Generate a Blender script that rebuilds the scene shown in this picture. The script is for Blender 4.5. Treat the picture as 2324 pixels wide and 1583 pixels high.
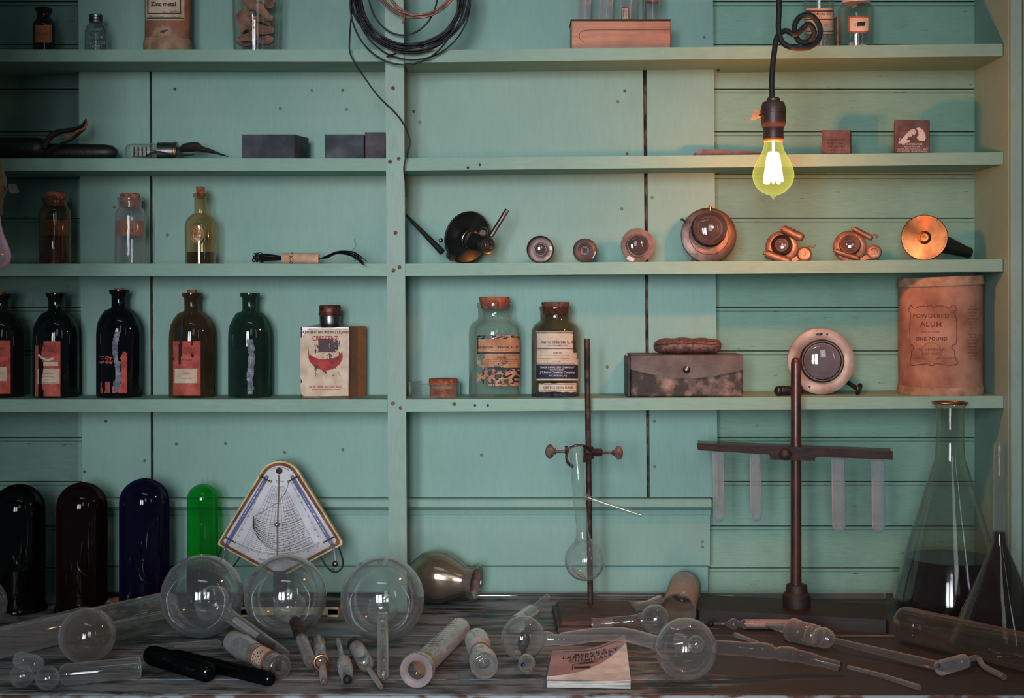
import bpy, math, random
from mathutils import Vector, Matrix, noise
random.seed(7)
for o in list(bpy.data.objects): bpy.data.objects.remove(o)
SC = bpy.context.scene; COL = SC.collection
PI = math.pi
# ---------------------------------------------------------------- camera, light, exposure
F, CX, HZ, H = 3230.0, 1162.0, 660.0, 0.473      # focal length in px, centre column, horizon row, eye height over the bench (z=0)
cd = bpy.data.cameras.new('camera'); cam = bpy.data.objects.new('camera', cd); COL.objects.link(cam)
cd.sensor_width = 36; cd.lens = 36*F/2324; cd.sensor_fit = 'HORIZONTAL'
cd.shift_y = -(791.5-HZ)/2324; cd.clip_start = .05
cam.location = (0, 0, H); cam.rotation_euler = (PI/2, 0, 0)
SC.camera = cam
W = bpy.data.worlds.new('world'); SC.world = W; W.use_nodes = True
W.node_tree.nodes['Background'].inputs[0].default_value = (.62, .85, 1, 1)
W.node_tree.nodes['Background'].inputs[1].default_value = .05
def area(name, loc, target, sx, sy, power, col, spread):
    l = bpy.data.lights.new(name, 'AREA'); l.shape = 'RECTANGLE'; l.size = sx; l.size_y = sy
    l.energy = power; l.color = col; l.spread = math.radians(spread)
    o = bpy.data.objects.new(name, l); COL.objects.link(o); o.location = loc
    o.rotation_euler = (Vector(target)-Vector(loc)).to_track_quat('-Z', 'Y').to_euler()
    return o
# daylight from two tall window casements behind the camera
for k in (-1, 1):
    area('window_daylight', (-.42+k*.24, -1.15, .72), (.07+k*.02, 2.2, .31), .34, 1.15, 2.6, (.91, .93, 1), 42)
area('doorway_daylight', (.55, -.7, 1.25), (.35, 2.2, .45), .5, .9, .5, (.92, .97, 1), 60)
area('side_glint_light', (1.5, .15, .95), (.1, 2.0, .1), .10, .8, .42, (.80, .90, 1), 120)  # added narrow lamp, no known window there; puts highlights on the glass
area('overhead_glint_light', (-.1, .75, 1.75), (0, 1.95, 0), .9, .10, .45, (.85, .93, 1), 120)  # added overhead strip lamp for glints along the lying tubes
SC.view_settings.view_transform = 'Standard'; SC.view_settings.look = 'None'
SC.view_settings.gamma = 1; SC.view_settings.use_curve_mapping = False
SC.view_settings.exposure = 0.0
SC.cycles.transparent_max_bounces = 40
SC.cycles.max_bounces = 8; SC.cycles.glossy_bounces = 4; SC.cycles.diffuse_bounces = 3
SC.cycles.caustics_reflective = False; SC.cycles.caustics_refractive = False
SC.cycles.sample_clamp_indirect = 4
# ---------------------------------------------------------------- pixel <-> place
def s(d): return d/F
def P(px, py, d): return Vector(((px-CX)*d/F, d, H-(py-HZ)*d/F))
def B(px, py, z=0.0): return P(px, py, (H-z)*F/(py-HZ))        # the point at height z over the bench
def V(*a): return Vector(a)
SHL = [112, 359, 598, 906]                                      # front edge rows of the left shelves
SHR = [(114, 99), (359, 345), (598, 588), (906, 898)]
def shz(n, px):
    r = SHL[n] if px < 900 else SHR[n][0]+(SHR[n][1]-SHR[n][0])*(px-918)/1360.
    return H-(r-HZ)*s(2.1)
# ---------------------------------------------------------------- mesh builder
def axisM(p0, p1):
    z = (Vector(p1)-Vector(p0)).normalized()
    up = Vector((0, 0, 1)) if abs(z.z) < .9 else Vector((0, -1, 0))
    x = up.cross(z).normalized(); y = z.cross(x)
    M = Matrix((x, y, z)).transposed().to_4x4(); M.translation = Vector(p0); return M
def spline(pts, n=8, closed=False):
    pts = [Vector(p) for p in pts]; out = []; L = len(pts)
    rng = range(L if closed else L-1)
    for i in rng:
        g = (lambda k: pts[k % L]) if closed else (lambda k: pts[max(0, min(L-1, k))])
        a, b, c, d = g(i-1), g(i), g(i+1), g(i+2)
        for j in range(n):
            t = j/n
            out.append(.5*((2*b)+(c-a)*t+(2*a-5*b+4*c-d)*t*t+(3*b-a-3*c+d)*t**3))
    if not closed: out.append(pts[-1])
    return out
TXT = {}
def text2d(body, size, bold=0, shear=0, space=1, narrow=1):
    key = (body, bold, shear, space)
    if key not in TXT:
        cu = bpy.data.curves.new('t', 'FONT'); cu.body = body; cu.size = 1; cu.align_x = 'CENTER'; cu.offset = bold
        cu.shear = shear; cu.space_character = space; cu.resolution_u = 2
        o = bpy.data.objects.new('t', cu); COL.objects.link(o); dg = bpy.context.evaluated_depsgraph_get(); dg.update()
        m = o.evaluated_get(dg).to_mesh()
        TXT[key] = ([tuple(v.co) for v in m.vertices], [tuple(p.vertices) for p in m.polygons])
        o.evaluated_get(dg).to_mesh_clear(); bpy.data.objects.remove(o); bpy.data.curves.remove(cu)
    v, f = TXT[key]
    return [(a[0]*size*narrow, a[1]*size) for a in v], f
class MB:
    def __init__(self): self.v = []; self.f = []; self.m = []
    def add(self, vs, fs, mat=0, M=None):
        b = len(self.v)
        for p in vs: self.v.append((M @ Vector(p)) if M is not None else Vector(p))
        for q in fs: self.f.append([i+b for i in q]); self.m.append(mat)
        return self
    def lathe(self, prof, M=None, seg=40, mat=0, cap0=True, cap1=True, sx=1, sy=1):
        vs, fs, rings = [], [], []
        for r, h in prof:
            if r < 1e-7: rings.append([len(vs)]); vs.append((0, 0, h))
            else:
                rings.append(list(range(len(vs), len(vs)+seg)))
                vs += [(r*sx*math.cos(2*PI*i/seg), r*sy*math.sin(2*PI*i/seg), h) for i in range(seg)]
        for a, b in zip(rings, rings[1:]):
            for i in range(seg):
                j = (i+1) % seg
                if len(a) == 1 and len(b) == 1: continue
                if len(a) == 1: fs.append((a[0], b[j], b[i]))
                elif len(b) == 1: fs.append((a[i], a[j], b[0]))
                else: fs.append((a[i], a[j], b[j], b[i]))
        if cap0 and len(rings[0]) > 1: fs.append(tuple(reversed(rings[0])))
        if cap1 and len(rings[-1]) > 1: fs.append(tuple(rings[-1]))
        return self.add(vs, fs, mat, M)
    def cyl(self, p0, p1, r0, r1=None, seg=24, mat=0, cap0=True, cap1=True):
        L = (Vector(p1)-Vector(p0)).length
        return self.lathe([(r0, 0), (r0 if r1 is None else r1, L)], axisM(p0, p1), seg, mat, cap0, cap1)
    def ball(self, c, r, seg=24, mat=0, sz=1, axis=None):
        n = seg//2; M = Matrix.Translation(Vector(c)) if axis is None else axisM(c, Vector(c)+Vector(axis))
        return self.lathe([(r*math.sin(PI*i/n), -r*sz*math.cos(PI*i/n)) for i in range(n+1)], M, seg, mat)
    def tube(self, pts, r, seg=10, mat=0, closed=False, flat=1.0):
        pts = [Vector(p) for p in pts]; n = len(pts); R = r if hasattr(r, '__len__') else [r]*n
        T = []
        for i in range(n):
            a = pts[(i-1) % n] if closed or i > 0 else pts[0]; b = pts[(i+1) % n] if closed or i < n-1 else pts[-1]
            T.append((b-a).normalized())
        u = T[0].cross(Vector((0, 0, 1)));
        if u.length < .05: u = T[0].cross(Vector((0, 1, 0)))
        u.normalize(); vs, fs = [], []
        for i in range(n):
            u = (u-T[i]*u.dot(T[i])).normalized(); w = T[i].cross(u)
            vs += [pts[i]+(u*math.cos(2*PI*k/seg)+w*math.sin(2*PI*k/seg)*flat)*R[i] for k in range(seg)]
        for i in range(n if closed else n-1):
            for k in range(seg):
                j = (k+1) % seg; a = i*seg; b = ((i+1) % n)*seg
                fs.append((a+k, a+j, b+j, b+k))
        if not closed: fs.append(tuple(reversed(range(seg)))); fs.append(tuple(range((n-1)*seg, n*seg)))
        return self.add(vs, fs, mat)
    def torus(self, c, axis, R, r, seg=40, mat=0, sx=1):
        M = axisM(c, Vector(c)+Vector(axis))
        return self.tube([M @ V(R*sx*math.cos(2*PI*i/seg), R*math.sin(2*PI*i/seg), 0) for i in range(seg)], r, 8, mat, True)
    def box(self, x0, x1, y0, y1, z0, z1, mat=0, M=None):
        vs = [(x, y, z) for x in (x0, x1) for y in (y0, y1) for z in (z0, z1)]
        return self.add(vs, [(0, 1, 3, 2), (4, 6, 7, 5), (0, 4, 5, 1), (2, 3, 7, 6), (0, 2, 6, 4), (1, 5, 7, 3)], mat, M)
    def prism(self, pts, vec, mat=0, side=None, M=None):
        n = len(pts); a = [Vector(p) for p in pts]; b = [p+Vector(vec) for p in a]
        self.add(a+b, [tuple(range(n)), tuple(reversed(range(n, 2*n)))], mat, M)
        self.add(a+b, [(i, (i+1) % n, n+(i+1) % n, n+i) for i in range(n)], mat if side is None else side, M); return self
    def text(self, body, mapf, u, v, size, mat=0, bold=.012, shear=0, off=.0004, space=1, narrow=1, rot=0, arc=0):
        vs, fs = text2d(body, size, bold, shear, space, narrow); out = []
        for x, y in vs:
            y -= size*.35
            if arc: a = x/arc; x, y = (arc+y)*math.sin(a), (arc+y)*math.cos(a)-arc
            X, Y = x*math.cos(rot)-y*math.sin(rot), x*math.sin(rot)+y*math.cos(rot)
            out.append(mapf(u+X, v-Y, off))
        return self.add(out, fs, mat)
    def scrawl(self, mapf, u0, u1, v, h, mat=0, off=.0006, seed=1):
        """one line of worn print too faint to read: a row of small uneven strokes"""
        rr = random.Random(seed); u = u0
        while u < u1-h*.3:
            w = h*rr.uniform(.25, .6); y = v+rr.uniform(-.06, .06)*h
            self.line([(u, y-h*.4), (u+w*rr.uniform(-.3, .3), y+h*.4)], mapf, h*.16, mat, off)
            if rr.random() < .6: self.line([(u, y+h*rr.uniform(-.4, .4)), (u+w, y+h*rr.uniform(-.4, .4))], mapf, h*.14, mat, off)
            u += w+h*(.22 if rr.random() < .8 else .6)
        return self
    def line(self, pts, mapf, w, mat=0, off=.0004):
        vs, fs = [], []; n = len(pts)
        for i in range(n):
            a = pts[max(0, i-1)]; b = pts[min(n-1, i+1)]; dx, dy = b[0]-a[0], b[1]-a[1]; L = math.hypot(dx, dy) or 1
            nx, ny = -dy/L*w/2, dx/L*w/2
            vs += [mapf(pts[i][0]+nx, pts[i][1]+ny, off), mapf(pts[i][0]-nx, pts[i][1]-ny, off)]
        return self.add(vs, [(2*i, 2*i+1, 2*i+3, 2*i+2) for i in range(n-1)], mat)
    def patch(self, mapf, u0, u1, v0, v1, nu=16, nv=6, mat=0, off=.0002, keep=None, edge=None):
        vs, fs = [], []
        for j in range(nv+1):
            for i in range(nu+1):
                u = u0+(u1-u0)*i/nu; v = v0+(v1-v0)*j/nv
                if edge and (i in (0, nu) or j in (0, nv)):
                    q = noise.noise(V(u*.11, v*.11, 3.3))*edge
                    u += q*(1 if i == 0 else -1 if i == nu else 0); v += q*(1 if j == 0 else -1 if j == nv else 0)
                vs.append(mapf(u, v, off))
        for j in range(nv):
            for i in range(nu):
                if keep and not keep(u0+(u1-u0)*(i+.5)/nu, v0+(v1-v0)*(j+.5)/nv): continue
                a = j*(nu+1)+i; fs.append((a, a+1, a+nu+2, a+nu+1))
        return self.add(vs, fs, mat)
    def build(self, name, mats, parent=None, bevel=0, smooth=40, label=None, kind=None):
        org = Vector((0, 0, 0)); p = parent
        while p is not None: org += p.location; p = p.parent
        me = bpy.data.meshes.new(name); me.from_pydata([v-org for v in self.v], [], self.f)
        if not isinstance(mats, (list, tuple)): mats = [mats]
        for m in mats: me.materials.append(m)
        me.polygons.foreach_set('material_index', self.m)
        me.validate(); me.update()
        if smooth:
            me.shade_smooth(); me.set_sharp_from_angle(angle=math.radians(smooth))
        o = bpy.data.objects.new(name, me); COL.objects.link(o); o.parent = parent
        if bevel:
            b = o.modifiers.new('bevel', 'BEVEL'); b.width = bevel; b.segments = 2; b.limit_method = 'ANGLE'; b.angle_limit = .6
        if label: o['label'] = label
        if kind: o['kind'] = kind
        return o
def tag(o, label, cat, group=None):
    o['label'] = label; o['category'] = cat
    if group: o['group'] = group
    return o
def thing(name, label, cat, loc, group=None):
    o = bpy.data.objects.new(name, None); COL.objects.link(o); o.location = Vector(loc); o.empty_display_size = .02
    return tag(o, label, cat, group)
# mapping functions: photo column/row -> a point on a surface standing at its own distance
def cmap(cx, d, r):                                   # on an upright cylinder of radius r whose axis stands at (cx, d)
    xc = (cx-CX)*s(d)
    def f(px, py, off=0):
        yy = d-r
        for _ in range(4):
            X = (px-CX)*yy/F; q = max(-.985*r, min(.985*r, X-xc)); yy = d-math.sqrt(r*r-q*q)
        k = (r+off)/r
        return Vector((xc+q*k, d-(d-yy)*k, H-(py-HZ)*yy/F))
    return f
def fmap(d): return lambda px, py, off=0: P(px, py, d)-Vector((0, off, 0))
def plmap(o, ux, uy, px0, py0, sc):                   # a plane: origin o at (px0, py0), unit vectors, metres per unit
    ux, uy = Vector(ux).normalized(), Vector(uy).normalized(); n = ux.cross(uy).normalized()
    return lambda px, py, off=0: Vector(o)+ux*(px-px0)*sc-uy*(py-py0)*sc+n*off
# ---------------------------------------------------------------- materials
def c(r, g, b, k=1.0):
    f = lambda x: ((x/255)/12.92 if x/255 <= .04045 else ((x/255+.055)/1.055)**2.4)*k
    return (f(r), f(g), f(b), 1)
def newmat(name):
    m = bpy.data.materials.new(name); m.use_nodes = True; nt = m.node_tree; nt.nodes.clear()
    out = nt.nodes.new('ShaderNodeOutputMaterial'); return m, nt, out
def N(nt, t, **kw):
    n = nt.nodes.new('ShaderNode'+t)
    for k, v in kw.items():
        if k.startswith('i_'):
            n.inputs[k[2:].replace('_', ' ')].default_value = v
        else: setattr(n, k, v)
    return n
def coords(nt, scale=(1, 1, 1)):
    tc = N(nt, 'TexCoord'); mp = N(nt, 'Mapping'); mp.inputs['Scale'].default_value = scale
    nt.links.new(tc.outputs['Object'], mp.inputs['Vector']); return mp.outputs['Vector']
def ramp(nt, fac, stops):
    r = N(nt, 'ValToRGB'); e = r.color_ramp.elements
    while len(e) < len(stops): e.new(.5)
    for x, (p, col) in zip(e, stops): x.position = p; x.color = col if hasattr(col, '__len__') else (col, col, col, 1)
    nt.links.new(fac, r.inputs['Fac']); return r.outputs['Color']
def noi(nt, vec, scale, detail=5, rough=.55):
    n = N(nt, 'TexNoise'); n.inputs['Scale'].default_value = scale; n.inputs['Detail'].default_value = detail
    n.inputs['Roughness'].default_value = rough; nt.links.new(vec, n.inputs['Vector']); return n.outputs['Fac']
def mixc(nt, fac, a, b, mode='MIX'):
    n = N(nt, 'Mix'); n.data_type = 'RGBA'; n.blend_type = mode
    for k, x in ((0, fac), (6, a), (7, b)):
        if hasattr(x, 'is_linked') or hasattr(x, 'links'): nt.links.new(x, n.inputs[k])
        else: n.inputs[k].default_value = x
    return n.outputs[2]
def solid(name, a, b=None, rough=.6, metal=0, scale=40, stretch=(1, 1, 1), bump=.2, coat=0, lo=.35, hi=.65, spec=.5, bscale=None, em=None):
    m, nt, out = newmat(name); p = N(nt, 'BsdfPrincipled'); nt.links.new(p.outputs[0], out.inputs[0])
    vec = coords(nt, stretch); f = noi(nt, vec, scale)
    if b is None: b = tuple(x*.7 for x in a[:3])+(1,)
    nt.links.new(ramp(nt, f, [(lo, b), (hi, a)]), p.inputs['Base Color'])
    p.inputs['Metallic'].default_value = metal; p.inputs['Coat Weight'].default_value = coat
    p.inputs['Specular IOR Level'].default_value = spec
    nt.links.new(ramp(nt, f, [(.3, min(1, rough*1.25)), (.7, rough*.85)]), p.inputs['Roughness'])
    if bump:
        bn = N(nt, 'Bump'); bn.inputs['Strength'].default_value = bump; bn.inputs['Distance'].default_value = .001
        nt.links.new(noi(nt, vec, bscale or scale*4, 4), bn.inputs['Height']); nt.links.new(bn.outputs[0], p.inputs['Normal'])
    return m
def glass(name, tint, edge=None, haze=.05, hazecol=(.6, .6, .58, 1), rough=.02, refl=.8, wob=.10, dust=0, lo=.0):
    """thin blown glass: clear face on, darker and more mirror-like at the rim, with a little dust on it"""
    m, nt, out = newmat(name); lw = N(nt, 'LayerWeight'); lw.inputs['Blend'].default_value = .5
    f = lw.outputs['Facing']
    tr = N(nt, 'BsdfTransparent'); gl = N(nt, 'BsdfGlossy'); gl.inputs['Roughness'].default_value = rough
    if edge is None: edge = tuple(x*.45 for x in tint[:3])+(1,)
    bp = N(nt, 'Bump'); bp.inputs['Strength'].default_value = wob; bp.inputs['Distance'].default_value = .004
    nt.links.new(noi(nt, coords(nt), 26, 2), bp.inputs['Height']); nt.links.new(bp.outputs[0], gl.inputs['Normal'])
    nt.links.new(ramp(nt, f, [(.45, tint), (.97, edge)]), tr.inputs['Color'])
    fr = ramp(nt, f, [(0, .05+lo), (.35, .05+.05*refl+lo), (.6, .05+.20*refl*refl+lo), (.8, min(1, .5*refl*refl)), (1, min(1, .9*refl))])
    m1 = N(nt, 'MixShader'); nt.links.new(fr, m1.inputs[0]); nt.links.new(tr.outputs[0], m1.inputs[1]); nt.links.new(gl.outputs[0], m1.inputs[2])
    df = N(nt, 'BsdfDiffuse'); df.inputs['Color'].default_value = hazecol; m2 = N(nt, 'MixShader')
    vec = coords(nt); nz = noi(nt, vec, 30, 6)
    hz = ramp(nt, nz, [(.35, haze*.8), (.7, haze*1.25+dust)])
    fe = ramp(nt, f, [(0, .28), (.35, .45), (.6, 1.1), (.8, 2.2), (1, 4)])
    mm = N(nt, 'Math', operation='MULTIPLY'); nt.links.new(hz, mm.inputs[0]); nt.links.new(fe, mm.inputs[1])
    nt.links.new(mm.outputs[0], m2.inputs[0]); nt.links.new(m1.outputs[0], m2.inputs[1]); nt.links.new(df.outputs[0], m2.inputs[2])
    nt.links.new(m2.outputs[0], out.inputs[0]); return m
def paint(name, a, b, chip=.8, stretch=(1, 1, 8), seed=0.0, grime=.35, rough=.52, grain=.5):
    """old oil paint on boards: mottled colour, fine brush grain, small dark chips and pale scratches"""
    m, nt, out = newmat(name); p = N(nt, 'BsdfPrincipled'); nt.links.new(p.outputs[0], out.inputs[0])
    vec = coords(nt); mp = N(nt, 'Mapping'); mp.inputs['Location'].default_value = (seed, seed*2, seed*.7); nt.links.new(vec, mp.inputs[0]); vec = mp.outputs[0]
    big = noi(nt, vec, 3.2, 4, .5); col = ramp(nt, big, [(.3, b), (.68, a)])
    ms = N(nt, 'Mapping'); ms.inputs['Scale'].default_value = stretch; nt.links.new(vec, ms.inputs[0])
    gr = noi(nt, ms.outputs[0], 42, 6, .65)
    col = mixc(nt, grain, col, ramp(nt, gr, [(.35, (.40, .40, .40, 1)), (.62, (.60, .60, .60, 1))]), 'OVERLAY')
    ch = noi(nt, ms.outputs[0], 26, 8, .75)
    dk = ramp(nt, ch, [(chip-.09, 0), (chip-.07, 1)])
    col = mixc(nt, dk, col, c(52, 40, 32))
    m3 = N(nt, 'Mapping'); m3.inputs['Location'].default_value = (5, 3, 1); m3.inputs['Scale'].default_value = (1, 1, 2.2); nt.links.new(vec, m3.inputs[0])
    sp = noi(nt, m3.outputs[0], 95, 2, .5); col = mixc(nt, ramp(nt, sp, [(.80, 0), (.82, .75)]), col, c(205, 212, 190))
    if grime:
        g = noi(nt, vec, 7.5, 6, .7); col = mixc(nt, ramp(nt, g, [(.5, 0), (.85, grime)]), col, c(86, 92, 80))
    nt.links.new(col, p.inputs['Base Color']); p.inputs['Roughness'].default_value = rough; p.inputs['Specular IOR Level'].default_value = .3
    bn = N(nt, 'Bump'); bn.inputs['Strength'].default_value = .28; bn.inputs['Distance'].default_value = .001
    nt.links.new(gr, bn.inputs['Height']); nt.links.new(bn.outputs[0], p.inputs['Normal']); return m
def wood(name, a, b, scale=18, stretch=(1, 12, 12), rough=.45, coat=0, bump=.3):
    m, nt, out = newmat(name); p = N(nt, 'BsdfPrincipled'); nt.links.new(p.outputs[0], out.inputs[0])
    vec = coords(nt, stretch); g = noi(nt, vec, scale, 7, .65); k = noi(nt, coords(nt), 14, 3)
    col = ramp(nt, g, [(.3, b), (.66, a)]); col = mixc(nt, ramp(nt, k, [(.5, 0), (.8, .6)]), col, tuple(x*.45 for x in b[:3])+(1,))
    nt.links.new(col, p.inputs['Base Color']); p.inputs['Roughness'].default_value = rough; p.inputs['Coat Weight'].default_value = coat
    bn = N(nt, 'Bump'); bn.inputs['Strength'].default_value = bump; bn.inputs['Distance'].default_value = .001
    nt.links.new(g, bn.inputs['Height']); nt.links.new(bn.outputs[0], p.inputs['Normal']); return m
TA, TB = c(140, 178, 164), c(124, 162, 151)
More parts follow.
